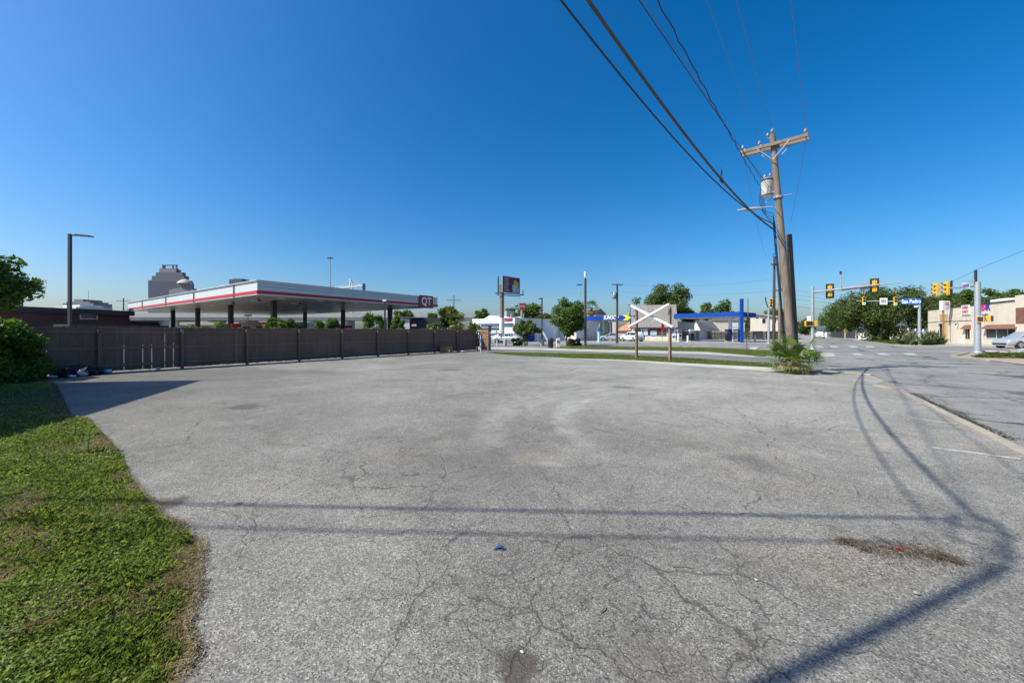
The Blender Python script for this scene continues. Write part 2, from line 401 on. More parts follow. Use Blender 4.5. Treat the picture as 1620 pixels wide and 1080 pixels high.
def paint_worn(name, c, under, thr=0.5):
    b = NB(name)
    f = b.step(b.noise(9, 6, 0.75), thr-0.08, thr+0.1)
    return b.done(b.mix(f, c, under), 0.85, 0, 0.2)

M = {}
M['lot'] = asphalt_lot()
M['road'] = asphalt_road('road_asphalt', (0.238,0.230,0.215), 0.85)
M['lane'] = asphalt_road('lane_asphalt', (0.172,0.168,0.158), 0.15)
M['soil'] = soil()
M['turf'] = turf('verge_turf'); M['turf_dry'] = turf('dry_verge', (0.12,0.125,0.045), (0.24,0.19,0.10))
M['concrete'] = concrete('pale_concrete', (0.42,0.40,0.365)); M['forecourt'] = concrete('forecourt_concrete', (0.30,0.29,0.275))
M['kerb'] = concrete('kerb_concrete', (0.36,0.325,0.255)); M['dust'] = concrete('dusty_edge', (0.47,0.445,0.40)); M['far'] = concrete('far_ground', (0.25,0.235,0.205))
M['dirt'] = concrete('bare_dirt', (0.36,0.29,0.22))
M['white_line'] = paint_worn('worn_white_paint', (0.46,0.45,0.42), (0.255,0.248,0.225), 0.50); M['bar_line'] = paint_worn('crossing_paint', (0.48,0.47,0.44), (0.225,0.22,0.21), 0.53)
M['fence'] = wood('brown_fence_boards', (0.200,0.118,0.082), 0.2); M['fence_rail'] = wood('brown_fence_rails', (0.24,0.150,0.108), 0.2, 1, 'y')
M['pole'] = wood('weathered_pole_wood', (0.20,0.155,0.118), 0.4, 0.8); M['pole_dark'] = wood('dark_pole_wood', (0.075,0.06,0.05), 0.3, 0.8)
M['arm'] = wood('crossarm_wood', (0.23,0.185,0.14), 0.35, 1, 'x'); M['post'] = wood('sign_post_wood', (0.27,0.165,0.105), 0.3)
M['steel'] = P('galvanised_steel', (0.36,0.39,0.42), 0.5, 0.1, 4, 0.35); M['black'] = P('black_paint', (0.018,0.018,0.020), 0.5); M['dark_metal'] = P('dark_bronze_metal', (0.035,0.032,0.032), 0.5)
M['cable'] = P('black_cable', (0.02,0.02,0.021), 0.6); M['bundle'] = P('grey_cable_bundle', (0.075,0.07,0.066), 0.7, 0.3, 6); M['wire'] = P('aluminium_wire', (0.16,0.17,0.18), 0.5)
M['white'] = P('white_paint', (0.68,0.675,0.65), 0.6, 0.06, 1.5, 0, 0, 0.25); M['white_clean'] = P('clean_white', (0.80,0.80,0.80), 0.45, 0.03)
M['silver'] = P('silver_fascia', (0.50,0.54,0.55), 0.4, 0.05, 0.6, 0.1); M['red'] = P('bright_red', (0.43,0.008,0.014), 0.5, 0.08); M['dark_red'] = P('sign_red', (0.27,0.008,0.018), 0.4, 0.08)
M['soffit'] = P('soffit_panels', (0.27,0.255,0.225), 0.35, 0.18, 0.5, 0.1); M['column'] = P('dark_column', (0.03,0.024,0.022), 0.6)
M['blue'] = P('station_blue', (0.002,0.050,0.30), 0.6, 0.06, 3, 0, 0, 0, 0.2); M['mid_blue'] = P('mid_blue', (0.03,0.16,0.42), 0.5); M['pale_blue'] = P('pale_blue', (0.38,0.58,0.72), 0.5)
M['yellow'] = P('bright_yellow', (0.75,0.62,0.02), 0.4, 0.05); M['signal'] = P('signal_yellow', (0.72,0.40,0.025), 0.45, 0.08); M['orange'] = P('orange_panel', (0.55,0.15,0.03), 0.5)
M['glass'] = P('dark_glass', (0.02,0.024,0.028), 0.08, 0.2, 0.8, 0, 0, 0, 0.6); M['car_glass'] = P('car_glass', (0.015,0.018,0.02), 0.05, 0.1, 1, 0, 0, 0, 0.7)
M['tyre'] = P('tyre_rubber', (0.018,0.018,0.018), 0.85); M['rim'] = P('alloy_rim', (0.55,0.56,0.58), 0.3, 0.05, 3, 0.7); M['car_silver'] = P('silver_car_paint', (0.50,0.54,0.58), 0.28, 0.03, 1, 0.45); M['car_white'] = P('white_car_paint', (0.74,0.75,0.76), 0.25, 0.02)
M['car_dark'] = P('dark_car_paint', (0.06,0.065,0.075), 0.25); M['lamp'] = P('clear_lamp', (0.7,0.72,0.74), 0.15); M['tail'] = P('tail_lamp_red', (0.45,0.01,0.01), 0.25)
M['stucco'] = P('beige_stucco', (0.64,0.565,0.46), 0.9, 0.07, 1.2, 0, 0.2, 0.22); M['stucco_dark'] = P('tan_stucco', (0.46,0.31,0.17), 0.9, 0.1); M['awning'] = P('brown_awning', (0.20,0.085,0.055), 0.8, 0.25, 4)
M['brick'] = P('dark_red_brick', (0.10,0.052,0.045), 0.9, 0.3, 6); M['roof_dark'] = P('dark_roof', (0.045,0.042,0.045), 0.8); M['shingle'] = P('grey_shingles', (0.29,0.27,0.25), 0.95, 0.35, 5, 0, 0.5)
M['siding'] = P('beige_siding', (0.50,0.46,0.38), 0.8, 0.06); M['terracotta'] = P('terracotta_roof', (0.42,0.20,0.11), 0.9, 0.25, 4); M['tower'] = P('grey_purple_tower', (0.105,0.110,0.142), 0.7, 0.08, 0.02); M['tower_pale'] = P('pale_tower', (0.21,0.21,0.22), 0.7, 0.08, 0.02)
M['tower_glass'] = P('tower_windows', (0.09,0.10,0.13), 0.3); M['tower_roof'] = P('tower_cap', (0.45,0.40,0.33), 0.8)
M['galv'] = P('ceramic_grey', (0.27,0.28,0.29), 0.35); M['bag'] = P('black_bag', (0.015,0.015,0.016), 0.35); M['card'] = P('cardboard', (0.30,0.19,0.11), 0.9)
M['bark'] = wood('tree_bark', (0.085,0.068,0.052), 0.4); M['bark_pale'] = wood('pale_bark', (0.17,0.14,0.11), 0.3)
M['leaf'] = leafmat('tree_leaves', (0.045,0.084,0.018), (0.155,0.225,0.054)); M['leaf_oak'] = leafmat('oak_leaves', (0.044,0.072,0.020), (0.150,0.200,0.058), 0.4)
M['leaf_bright'] = leafmat('bright_leaves', (0.055,0.105,0.016), (0.17,0.25,0.042)); M['leaf_olive'] = leafmat('olive_leaves', (0.060,0.080,0.022), (0.16,0.18,0.055)); M['leaf_hedge'] = leafmat('hedge_leaves', (0.035,0.06,0.014), (0.12,0.15,0.036))
M['leaf_palm'] = leafmat('palm_blades', (0.055,0.105,0.022), (0.185,0.26,0.07)); M['palm_dead'] = leafmat('dead_palm_blades', (0.17,0.115,0.055), (0.36,0.27,0.14), 0.2); M['leaf_grey'] = leafmat('greygreen_blades', (0.08,0.10,0.05), (0.24,0.26,0.15))
M['grass'] = leafmat('grass_blades', (0.060,0.092,0.018), (0.315,0.365,0.105), 0.42, 16, 0.5, (0.36,0.31,0.15)); M['weed'] = leafmat('weed_leaves', (0.085,0.13,0.022), (0.32,0.40,0.085), 0.45); M['straw'] = leafmat('dry_straw', (0.16,0.115,0.06), (0.42,0.33,0.20), 0.3)
M['debris'] = leafmat('dry_leaf_debris', (0.065,0.042,0.025), (0.20,0.135,0.078), 0.15); M['green_on'] = emit('green_signal_light', (0.03,0.75,0.45), 3.0); M['lens'] = P('dark_lens', (0.05,0.03,0.015), 0.3)
M['sign_blue'] = P('street_sign_blue', (0.012,0.11,0.48), 0.4); M['purple'] = P('sign_purple', (0.18,0.14,0.42), 0.5); M['pink'] = P('sign_pink', (0.72,0.03,0.25), 0.45); M['navy'] = P('sign_navy', (0.03,0.05,0.30), 0.45)
M['tan_wall'] = P('tan_wall', (0.45,0.38,0.30), 0.9); M['grey_conc'] = P('overpass_concrete', (0.40,0.39,0.37), 0.9, 0.1, 0.3); M['rust'] = None
def transformer_paint():
    b = NB('rust_streaked_white')
    n = b.noise(3.0, 6, 0.7, b.map((5,5,0.5)))
    f = b.step(n, 0.53, 0.61)
    col = b.mix(f, (0.72,0.71,0.68), (0.42,0.19,0.05))
    return b.done(col, 0.6)
M['rust'] = transformer_paint()

# ------------------------------------------------------------------ ground, roads, paving (the setting)
R6 = 3000
struct('ground', [[(-R6,-R6),(R6,-R6),(R6,R6),(-R6,R6)]], -0.012, M['far'])
lot_edge = [G(771,557.5),G(803,561),G(900,566.5),G(960,567.5),G(1000,569.5),G(1080,574),G(1221,581)]
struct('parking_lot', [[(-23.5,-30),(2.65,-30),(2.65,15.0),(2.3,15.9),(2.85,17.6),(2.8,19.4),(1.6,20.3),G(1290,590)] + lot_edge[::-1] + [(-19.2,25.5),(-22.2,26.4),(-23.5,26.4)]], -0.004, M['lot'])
road = [G(560,549.5),G(640,549.5),G(900,547.5),G(1120,549.5),G(1221,554.5),G(1290,562),G(1312,587),(2.8,19.4),(2.9,17.6),(2.65,15),(2.65,-40),(9.9,-40),(9.8,28),G(1560,571),G(1505,564),G(1530,559),G(1620,557),
        D(1750,32),D(1750,40),G(1620,549.5),G(1546,548.2),G(1450,547.2),G(1410,545.2),G(1350,538),G(1312,531.8),D(1300,350),D(1293,350),G(1286,532),G(1283,541),G(1240,544.5),G(1163,543.3),G(850,543),G(640,541.2),G(560,541.2)]
struct('road', [road], -0.004, M['road'])
struct('driveway', [[G(620,558),G(771,556.6),G(803,558),G(900,560),G(1080,567),G(1221,576),G(1312,587),G(1290,562.6),G(1200,565),G(1120,560.3),G(1080,559),G(960,556.5),G(850,553),G(700,549.3),G(620,549.3)]], 0.0, M['lane'])
struct('sidewalk', [[G(700,551),G(850,553.6),G(960,557),G(1080,559.6),G(1120,560.6),G(1200,565.3),G(1190,562.6),G(1120,556.6),G(1000,553.6),G(900,551.9),G(870,551.0),G(850,550.8),G(760,548.4),G(640,548.2),G(640,549.6)],
                    [G(1200,565.2),G(1290,563),G(1322,564.5),G(1319,558.5),G(1296,558),G(1230,561)]], 0.008, M['concrete'])
for nm, poly in (('forecourt', [G(640,541),G(850,542.7),G(1163,543.0),G(1240,544.2),G(1283,540.5),G(1286,531.8),D(1250,300),D(400,300)]),
                 ('forecourt', [(-23.2,-60),(-23.2,29),(-60,60),(-120,60),(-120,-60)])):
    struct(nm, [poly], 0.0, M['forecourt'])
struct('verge', [lot_edge + [G(1221,576),G(1080,567.2),G(960,560.6),G(900,560),G(803,558.1),G(771,556.9)]], 0.012, M['turf'])
struct('verge', [[G(880,549.9),G(900,551.7),G(1000,553.4),G(1120,556.4),G(1190,562.4),G(1221,564),G(1296,558),G(1285,554),G(1221,554.8),G(1120,549.9),G(900,548),G(880,548.2)]], 0.02, M['turf'])
struct('dusty_edge', [[G(771,557.6),G(900,566.6),G(1000,569.6),G(1080,574.1),G(1221,581.1),G(1225,588.5),G(1150,582.5),G(1080,578),G(1000,571.6),G(900,567.5)]], 0.004, M['dust'])
struct('pavement', [[G(1330,533.5),G(1352,538),G(1410,545.1),G(1450,547),G(1546,548),G(1620,549.3),D(1760,38),D(1760,55),D(1560,75),D(1420,110),D(1320,200)]], 0.012, M['concrete'])
struct('verge', [[G(1358,538.4),G(1410,544.4),G(1452,546.2),G(1482,546.6),G(1470,542),G(1440,539.5),G(1380,536)]], 0.02, M['turf_dry'])
struct('verge', [[(9.95,27),G(1562,570.2),G(1507,563.6),G(1532,559.4),G(1580,558),G(1625,558.5),D(1700,29),D(1700,22)]], 0.02, M['dirt'])
kerbm = MB()
def kerb_run(pts, wd=0.16, z0=-0.05, z1=0.06):
    for a, c in zip(pts[:-1], pts[1:]):
        a, c = Vector(a), Vector(c); u = (c-a).normalized(); n = Vector((-u.y,u.x)) * wd * 0.5
        L = (c-a).length; k = max(1, int(L/3.0)); 
        for i in range(k):
            p, q = a + u*(L*i/k + 0.008), a + u*(L*(i+1)/k - 0.008)
            kerbm.prism([tuple(p-n),tuple(q-n),tuple(q+n),tuple(p+n)], z0, z1 + random.uniform(-0.006,0.006))
random.seed(3)
kerb_run([(2.68,-12),(2.68,9.0),(2.66,11.2),(2.70,14.9)], 0.15, -0.05, 0.022); kerb_run([(2.62,15.06),(2.34,15.9)], 0.13, -0.05, 0.03); kerb_run([(2.8,19.5),(2.3,20.1),(1.3,20.6)], 0.16, -0.05, 0.04)
kerb_run([(9.85,-20),(9.85,27.5)],0.16); kerb_run([G(1562,570.6),G(1507,564.0),G(1530,559.6)],0.2,-0.05,0.1)
kerb_run([G(1352,538.3),G(1410,545.5),G(1450,547.5),G(1546,548.5),G(1620,549.8)],0.3,-0.05,0.11)
kb = kerbm.build('kerb', M['kerb']); kb['kind'] = 'structure'
lines = MB()
for (a, c, wd) in ((G(1395,631),G(1456,637.5),0.09),(G(1440,660),G(1513,670.5),0.09),(G(1475,707),G(1615,725.5),0.10)):
    a, c = Vector(a), Vector(c); u = (c-a).normalized(); n = Vector((-u.y,u.x))*wd*0.5
    lines.add([(p.x,p.y,0.0) for p in (a-n,c-n,c+n,a+n)], [(0,1,2,3)])
lines.build('bay_markings', M['white_line'])['kind'] = 'structure'
bars = MB()
for k, (x0, x1) in enumerate(((1290,1299),(1312,1323),(1341,1353),(1368,1380))): 
    a, b_ = 547.0, 549.2
    bars.add([V3(G(x0,a),0.001),V3(G(x1,a),0.001),V3(G(x1+4,b_),0.001),V3(G(x0+4,b_),0.001)], [(3,2,1,0)])
for x0, x1 in ((1345,1358),(1385,1400),(1428,1444)):
    bars.add([V3(G(x0,558.3),0.001),V3(G(x1,558.5),0.001),V3(G(x1+9,561.6),0.001),V3(G(x0+8,561.4),0.001)], [(3,2,1,0)])
bars.add([V3(G(1186,549),0.001),V3(G(1200,548.2),0.001),V3(G(1196,553.2),0.001),V3(G(1186,553.5),0.001)], [(0,1,2,3)])
bars.build('crossing_markings', M['bar_line'])['kind'] = 'structure'

# ------------------------------------------------------------------ brown board fence (three rails, a post every 2.55 m)
FXX = -22.0
random.seed(11)
fence = thing('wooden_fence', 'long dark brown board fence along the left far side of the lot', 'fence', (FXX, 0))
posts_y = [5.7 + 2.55*k for k in range(-8, 9)]
for i, y in enumerate(posts_y):
    b = MB(); b.cbox(0.02, 0.12, y-0.055, y+0.055, -0.05, 1.72+random.uniform(-0.02,0.02), 0.008); b.build('post', M['fence'], fence)
    if i in (8,10,11,13,14,15): b = MB(); b.box(0.125,0.13,y-0.03,y+0.03,1.55,1.70); b.build('metal_strap', M['galv'], fence)
    if i + 1 == len(posts_y): break
    y1 = posts_y[i+1]
    b = MB(); y_ = y; 
    while y_ < y1 - 0.02:
        wd = min(0.142, y1-y_); g = random.choice([0.001,0.001,0.002,0.011 if i == 7 else (0.007 if i == 8 else 0.002)]); t = random.uniform(-0.006,0.006); top = 1.83+random.uniform(-0.012,0.012)
        bot = 0.04 + random.uniform(0,0.03)
        b.xz([(y_,bot),(y_+wd-g,bot),(y_+wd-g,top-0.035),(y_+wd-g-0.03,top),(y_+0.03,top),(y_,top-0.035)], 0.0, 0.018, 0, Matrix.Translation((-0.04+t,0,0)) @ Matrix.Rotation(math.pi/2, 4, 'Z'))
        y_ += wd
    b.build('board_panel', M['fence'], fence)
    for z in (0.28, 0.98, 1.62):
        b = MB(); b.box(-0.035, 0.012, y+0.056, y1-0.056, z-0.045, z+0.045); b.build('rail', M['fence_rail'], fence)
ye = posts_y[-1]
fr = thing('fence_return', 'short sunlit brown fence section turning off the far end of the long fence', 'fence', (FXX+0.1, ye+0.3))
b = MB()
for k in range(6): b.xz([(0.02+k*0.146,0.05),(0.158+k*0.146,0.05),(0.158+k*0.146,1.79),(0.13+k*0.146,1.83),(0.05+k*0.146,1.83),(0.02+k*0.146,1.79)], 0, 0.018)
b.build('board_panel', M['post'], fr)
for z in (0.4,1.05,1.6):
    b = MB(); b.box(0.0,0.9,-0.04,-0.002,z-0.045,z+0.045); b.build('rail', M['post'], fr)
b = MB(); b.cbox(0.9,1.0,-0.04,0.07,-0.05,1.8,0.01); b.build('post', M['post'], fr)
mk = thing('marker_post', 'short white marker post with blue band before the fence corner', 'marker post', G(760.5,557.6))
b = MB(); b.tube([(0,0,0),(0,0,1.28)],0.035,10); b.lathe([(0.036,1.28),(0.03,1.31),(0.0,1.32)],10); b.build('post', M['white'], mk)
b = MB(); b.box(-0.11,0.08,-0.06,0.06,0.82,1.05); b.build('blue_band', M['sign_blue'], mk)
b = MB(); b.tube([(0,0,0.4),(0,0,0.5)],0.037,10); b.build('dark_band', M['black'], mk)

# ------------------------------------------------------------------ petrol-station canopy behind the fence
cx0, cx1, cy0, cy1, zb, zt = -83.3, -37.8, 15.0, 36.7, 4.92, 6.15
cp = thing('fuel_canopy', 'large silver and red edged fuel canopy behind the brown fence', 'canopy', (cx1, cy0))
b = MB(); b.box(cx0-cx1+0.05, -0.05, 0.05, cy1-cy0-0.05, zb, zb+0.1); b.build('soffit', M['soffit'], cp)
b = MB(); b.box(cx0-cx1+0.3, -0.3, 0.3, cy1-cy0-0.3, zt-0.25, zt-0.1); b.build('roof', M['grey_conc'], cp)
b = MB()
Lx, Ly = cx0-cx1, cy1-cy0
for (x0,x1,y0,y1) in ((Lx,0,-0.0,0.12),(Lx,0,Ly-0.12,Ly),(Lx,Lx+0.12,0.12,Ly-0.12),(-0.12,0,0.12,Ly-0.12)):
    b.box(x0,x1,y0,y1,zb-0.02,zt)
b.build('fascia', M['silver'], cp)
b = MB(); z0, z1 = zb+0.10, zb+0.36
b.box(Lx-0.04,0.04,-0.05,-0.003,z0,z1); b.box(0.003,0.05,-0.003,Ly+0.04,z0,z1); b.build('red_band', M['red'], cp)
b = MB(); b.box(Lx,0.02,-0.03,-0.003,zt-0.17,zt-0.11); 
b.box(0.003,0.02,-0.003,Ly,zt-0.5,zt-0.48); b.box(0.003,0.02,-0.003,Ly,zt-0.22,zt-0.20)
for xx in (-42.8,-53.8,-64.0,-75.0): b.box(xx-cx1-0.1,xx-cx1+0.12,-0.06,-0.003,zb+0.0,zt-0.05)
b.build('seam_strip', M['dark_metal'], cp)
b = MB(); b.box(Lx-0.06,0.06,-0.08,0.2,zt,zt+0.06); b.box(-0.2,0.08,0.2,Ly,zt,zt+0.06); b.box(Lx-0.06,0.06,Ly-0.2,Ly+0.05,zt,zt+0.06); b.build('coping', M['silver'], cp)
b = MB(); b.box(0.055,0.16,33.45-cy0,35.75-cy0,4.72,6.33); sg = b.build('sign_board', M['dark_red'], cp)
text('QT', 1.35, M['white_clean'], sg, (0.175, 34.6-cy0, 5.55), (math.pi/2,0,math.pi/2), 0.01, 0.03, sx=0.9)
for X in (-43.9,-55.2,-66.6,-77.5):
    for Y in (19.0,33.75):
        c = thing('canopy_column', '', 'column', (0,0)) if False else None
        b = MB(); b.cbox(X-cx1-0.24,X-cx1+0.24,Y-cy0-0.24,Y-cy0+0.24,0,zb-0.001,0.02); b.build('column', M['column'], cp)
for X in (-40,-46,-52,-58,-64,-70,-76):
    for Y in (18,22,26,30,34): b = MB(); b.box(X-cx1-0.25,X-cx1+0.25,Y-cy0-0.25,Y-cy0+0.25,zb-0.03,zb-0.002); b.build('downlight', M['white_clean'], cp)
for X, Y in ((-41,16.4),(-47,16.4),(-41.5,20.5)): b = MB(); b.tube([(X-cx1,Y-cy0,zb),(X-cx1,Y-cy0,zb-0.22)],0.03,6); b.box(X-cx1-0.12,X-cx1+0.22,Y-cy0-0.08,Y-cy0+0.08,zb-0.4,zb-0.2); b.build('camera_housing', M['black'], cp)

def fuel_pump(name, label, p, rz, group, top, body):
    t = thing(name, label, 'fuel pump', p, 0, rz, group)
    b = MB(); b.cbox(-0.5,0.5,-0.3,0.3,0.0,0.16,0.03); b.build('plinth', M['concrete'], t)
    b = MB(); b.cbox(-0.42,0.42,-0.24,0.24,0.16,1.75,0.03); b.build('body', M[body], t)
    b = MB(); b.box(-0.26,0.26,-0.255,-0.242,1.15,1.55); b.build('display', M['glass'], t)
    for s in (-0.37,0.37): b = MB(); b.box(s-0.03,s+0.03,-0.1,0.1,1.75,2.2); b.build('upright', M['steel'], t)
    b = MB(); b.cbox(-0.52,0.52,-0.2,0.2,2.2,2.62,0.03); b.build('topper', M[top], t)
    for s in (-1,1):
        b = MB(); b.tube([(s*0.43,-0.05,1.5),(s*0.62,-0.05,1.3),(s*0.66,-0.05,0.6),(s*0.5,-0.05,0.35),(s*0.44,-0.05,0.9)],0.02,6); b.build('hose', M['black'], t)
    return t
for k, (X, Y) in enumerate(((-42.4,19.0),(-45.4,19.0),(-42.4,33.75),(-45.6,33.75),(-53.7,33.75),(-56.8,33.75),(-53.7,19.0),(-56.8,19.0))):
    lb = ['red topped pump right of the nearest corner column of the big canopy','red topped pump left of the nearest corner column of the big canopy','red topped pump right of the far row end column nearest the corner sign','red topped pump left of the far row end column nearest the corner sign',
          'red topped pump right of the middle far row column of the big canopy','red topped pump left of the middle far row column of the big canopy','red topped pump right of the second near row column of the big canopy','red topped pump left of the second near row column of the big canopy'][k]
    fuel_pump('fuel_pump', lb, (X,Y), math.pi/2, 'pumps under the big canopy', 'red', 'white')

# ------------------------------------------------------------------ trees and other foliage
def leaves_np(centers, radii, n, size, rng, flat=0.6, squash=0.8):
    k = len(centers); w_ = np.array([r**2 for r in radii]); w_ = w_/w_.sum()
    idx = rng.choice(k, n, p=w_)
    d = rng.normal(size=(n,3)); d /= np.linalg.norm(d,axis=1)[:,None]
    rad = np.array(radii)[idx] * (rng.random(n)**0.45)
    c = np.array(centers)[idx] + d*rad[:,None]*np.array([1,1,squash])
    nrm = d*flat + rng.normal(size=(n,3))*0.6 + np.array([0,0,0.45]); nrm /= np.linalg.norm(nrm,axis=1)[:,None]
    a = np.cross(nrm, rng.normal(size=(n,3))); a /= np.linalg.norm(a,axis=1)[:,None]; bb = np.cross(nrm,a)
    s = size*(0.55+0.9*rng.random(n))[:,None]
    a = a*s; bb = bb*s*0.5
    bend = nrm*s*0.18
    v = np.stack([c-a, c-bb+bend*0.5, c+a-bend, c+bb+bend*0.5], axis=1).reshape(-1,3)
    f = np.arange(4*n).reshape(n,4)
    return v, f

def tree(name, label, cat, p, h, wd, base, seed, n=5000, leaf=0.22, mat='leaf', bark='bark', trunk=0.16, clumps=34, group=None, depth=None, lean=(0,0), stems=1, squash=1.0, ragged=0.35):
    rng = np.random.default_rng(seed); t = thing(name, label, cat, p, 0, 0, group)
    depth = depth or wd
    H = h - base
    cs, rs = [], []
    while len(cs) < clumps:
        q = rng.normal(size=3); q /= np.linalg.norm(q); r = rng.random()**0.5
        q = q*r
        zz = base + H*(0.5+0.5*q[2])
        prof = 1.0 if q[2] > -0.3 else 1.0 - (abs(q[2])-0.3)*0.5
        rad = min(wd,H)*rng.uniform(0.12,0.21)
        s = 1.0 - rad/max(wd,0.1)*1.2 + ragged*rng.uniform(-0.3,0.3)
        zc = min(max(zz, base+rad*0.5), h-rad*0.75)
        cs.append((q[0]*wd*0.5*s*prof+lean[0], q[1]*depth*0.5*s*prof+lean[1], zc)); rs.append(rad)
    for _ in range(4):
        cs.append((rng.uniform(-.16,.16)*wd+lean[0], rng.uniform(-.16,.16)*depth+lean[1], base+H*rng.uniform(0.36,0.62))); rs.append(min(wd*0.36,H*0.36))
    v, f = leaves_np(cs, rs, int(n*1.35), leaf*0.85, rng)
    mesh_np('crown', v, f, M[mat], t)
    b = MB()
    for k in range(stems):
        a = 2*math.pi*k/max(1,stems)+seed; off = 0.0 if stems == 1 else trunk*1.5
        bx, by = off*math.cos(a), off*math.sin(a)
        top = base + H*0.35
        b.tube([(bx,by,-0.05),(bx*1.1,by*1.1,0.3),(bx*2+lean[0]*0.4+rng.uniform(-.1,.1),by*2+lean[1]*0.4,base*0.7),(lean[0]*0.8+bx*3,lean[1]*0.8+by*3,top)], [trunk*1.35,trunk,trunk*0.85,trunk*0.5], 9)
        for j in range(9 if stems == 1 else 4):
            e = cs[rng.integers(0,len(cs))]
            s0 = Vector((bx*2+lean[0]*0.5,by*2+lean[1]*0.5,base*rng.uniform(0.75,1.0)+H*rng.uniform(0,0.25))); e = Vector(e)
            mid = s0.lerp(e,0.5)+Vector((0,0,0.08*H))
            b.tube([s0,mid,e],[trunk*0.45,trunk*0.28,trunk*0.08],6)
    b.build('trunk', M[bark], t)
    return t
def tree_px(name, label, cat, px, d, ytop, wpx, ybase, seed, **k):
    h = Z(ytop,d); base = max(0.1, Z(ybase,d)); return tree(name, label, cat, D(px,d), h, wpx/F*d, base, seed, **k)

def bush(name, label, p, wd, dp, h, seed, n=2500, leaf=0.12, mat='leaf_hedge', cat='bush', group=None, boxy=False, clumps=22):
    rng = np.random.default_rng(seed); t = thing(name, label, cat, p, 0, 0, group); cs, rs = [], []
    for _ in range(clumps):
        r = min(wd,h)*rng.uniform(0.16,0.26)
        if boxy: q = (rng.uniform(-.5,.5)*(wd-r), rng.uniform(-.5,.5)*(dp-r), rng.uniform(r*0.5,h-r*0.7))
        else:
            a = rng.random()*2*math.pi; k = rng.random()**0.5; z = rng.uniform(0.1,1.0); k2 = k*math.sqrt(max(0.05,1-z*z*0.8))
            q = (math.cos(a)*k2*(wd*0.5-r*0.6), math.sin(a)*k2*(dp*0.5-r*0.6), max(r*0.4, z*(h-r*0.8)))
        cs.append(q); rs.append(r)
    v, f = leaves_np(cs, rs, n, leaf, rng)
    mesh_np('foliage', v, f, M[mat], t)
    b = MB()
    for k in range(5):
        e = cs[rng.integers(0,len(cs))]; b.tube([(e[0]*0.2,e[1]*0.2,-0.03),(e[0]*0.5,e[1]*0.5,e[2]*0.5),e],[0.03,0.02,0.008],5)
    b.build('stem', M['bark'], t)
    return t

G_FAR = 'trees behind the far buildings'
# left edge
p = D(-4,12.7); bush('bush', 'big leafy bush bright on top at the left end of the brown fence', p, 3.2, 2.4, 2.2, 5, 12000, 0.075, 'leaf_bright', clumps=46)
tree_px('tree', 'dark feathery tree above the bush at the left edge', 'tree', -58, 17.0, 366, 158, 505, 7, n=11000, leaf=0.13, mat='leaf', trunk=0.14, clumps=60, ragged=0.7)
# shrubs and young trees between the fence and the canopy
GB = 'shrubs just behind the brown fence'
for k, (px, d, yt, wpx, lb) in enumerate(((345,30,505,44,'low round shrub under the third canopy column from the left'),(300,33,511,40,'barely visible shrub under the left end of the canopy'),(436,29,499,44,'shrub left of the nearest canopy column'),(462,30,503,26,'small shrub right of the nearest canopy column'),
                                  (504,32,502,22,'pale green shrub beside the red pumps'),(524,33,500,34,'dark shrub left of the middle far canopy column'),(582,36,493,36,'tall loose shrub left of the thin camera mast'),(600,38,496,30,'tall shrub touching the thin camera mast'),
                                  (626,37,498,18,'narrow upright shrub right of the last canopy column'),(636,39,505,16,'small shrub at the right of the last canopy column'))):
    bush('shrub', lb, D(px,d), wpx/F*d, wpx/F*d*0.9, Z(yt,d), 20+k, 1400, 0.13, 'leaf_bright' if k in (4,8) else 'leaf', 'shrub', GB)
for k, (px, d, yt, wpx, lb) in enumerate(((690,40,508,52,'low olive shrub behind the fence under the corner sign'),(722,42,512,36,'yellowish low shrub behind the right part of the fence'),(752,44,507,34,'green shrub just over the far end of the fence'))):
    bush('shrub', lb, D(px,d), wpx/F*d, 2.5, Z(yt,d), 40+k, 1400, 0.15, 'leaf_olive' if k < 2 else 'leaf', 'shrub', GB)
tree_px('tree', 'dark tree under the right end of the big canopy', 'tree', 640, 80, 490, 34, 520, 61, n=2200, leaf=0.32, group=G_FAR)
tree_px('tree', 'rounded tree beside the thin utility pole right of the canopy', 'tree', 712, 75, 483, 44, 522, 62, n=3200, leaf=0.32, mat='leaf_olive', group=G_FAR)
tree_px('tree', 'low dark tree between canopy end and utility pole', 'tree', 684, 78, 494, 22, 520, 63, n=1500, leaf=0.32, group=G_FAR)
tree_px('tree', 'small dark tree above the left roof of the white building', 'tree', 762, 95, 488, 26, 512, 64, n=1800, leaf=0.35, group=G_FAR)
tree_px('tree', 'tree behind the red roadside sign', 'tree', 838, 95, 476, 46, 520, 65, n=4200, leaf=0.36, group=G_FAR)
tree_px('tree', 'lower tree left of the red roadside sign', 'tree', 808, 98, 487, 34, 515, 66, n=2400, leaf=0.36, group=G_FAR)
tree_px('tree', 'lighter tree right behind the thin dark lamp post', 'tree', 858, 92, 492, 34, 520, 67, n=2200, leaf=0.36, mat='leaf_olive', group=G_FAR)
tree_px('street_tree', 'large round green tree left of the dark pole with antenna', 'tree', 897, 45.5, 470, 60, 531, 68, n=9000, leaf=0.16, mat='leaf', trunk=0.12, clumps=44)
tree_px('street_tree', 'small spreading tree above the clipped hedge before the white building', 'tree', 832, 46, 506, 50, 535, 69, n=4200, leaf=0.15, mat='leaf_oak', trunk=0.10, clumps=26, stems=2)
tree_px('oak_tree', 'massive dark oak rising behind the grey shingled shop', 'tree', 1053, 108, 449, 92, 512, 70, n=11000, leaf=0.36, mat='leaf_oak', trunk=0.5, clumps=60)
tree_px('tree', 'tree behind the right blue canopy', 'tree', 1136, 100, 474, 62, 525, 71, n=5200, leaf=0.34, mat='leaf', trunk=0.3, group=G_FAR)
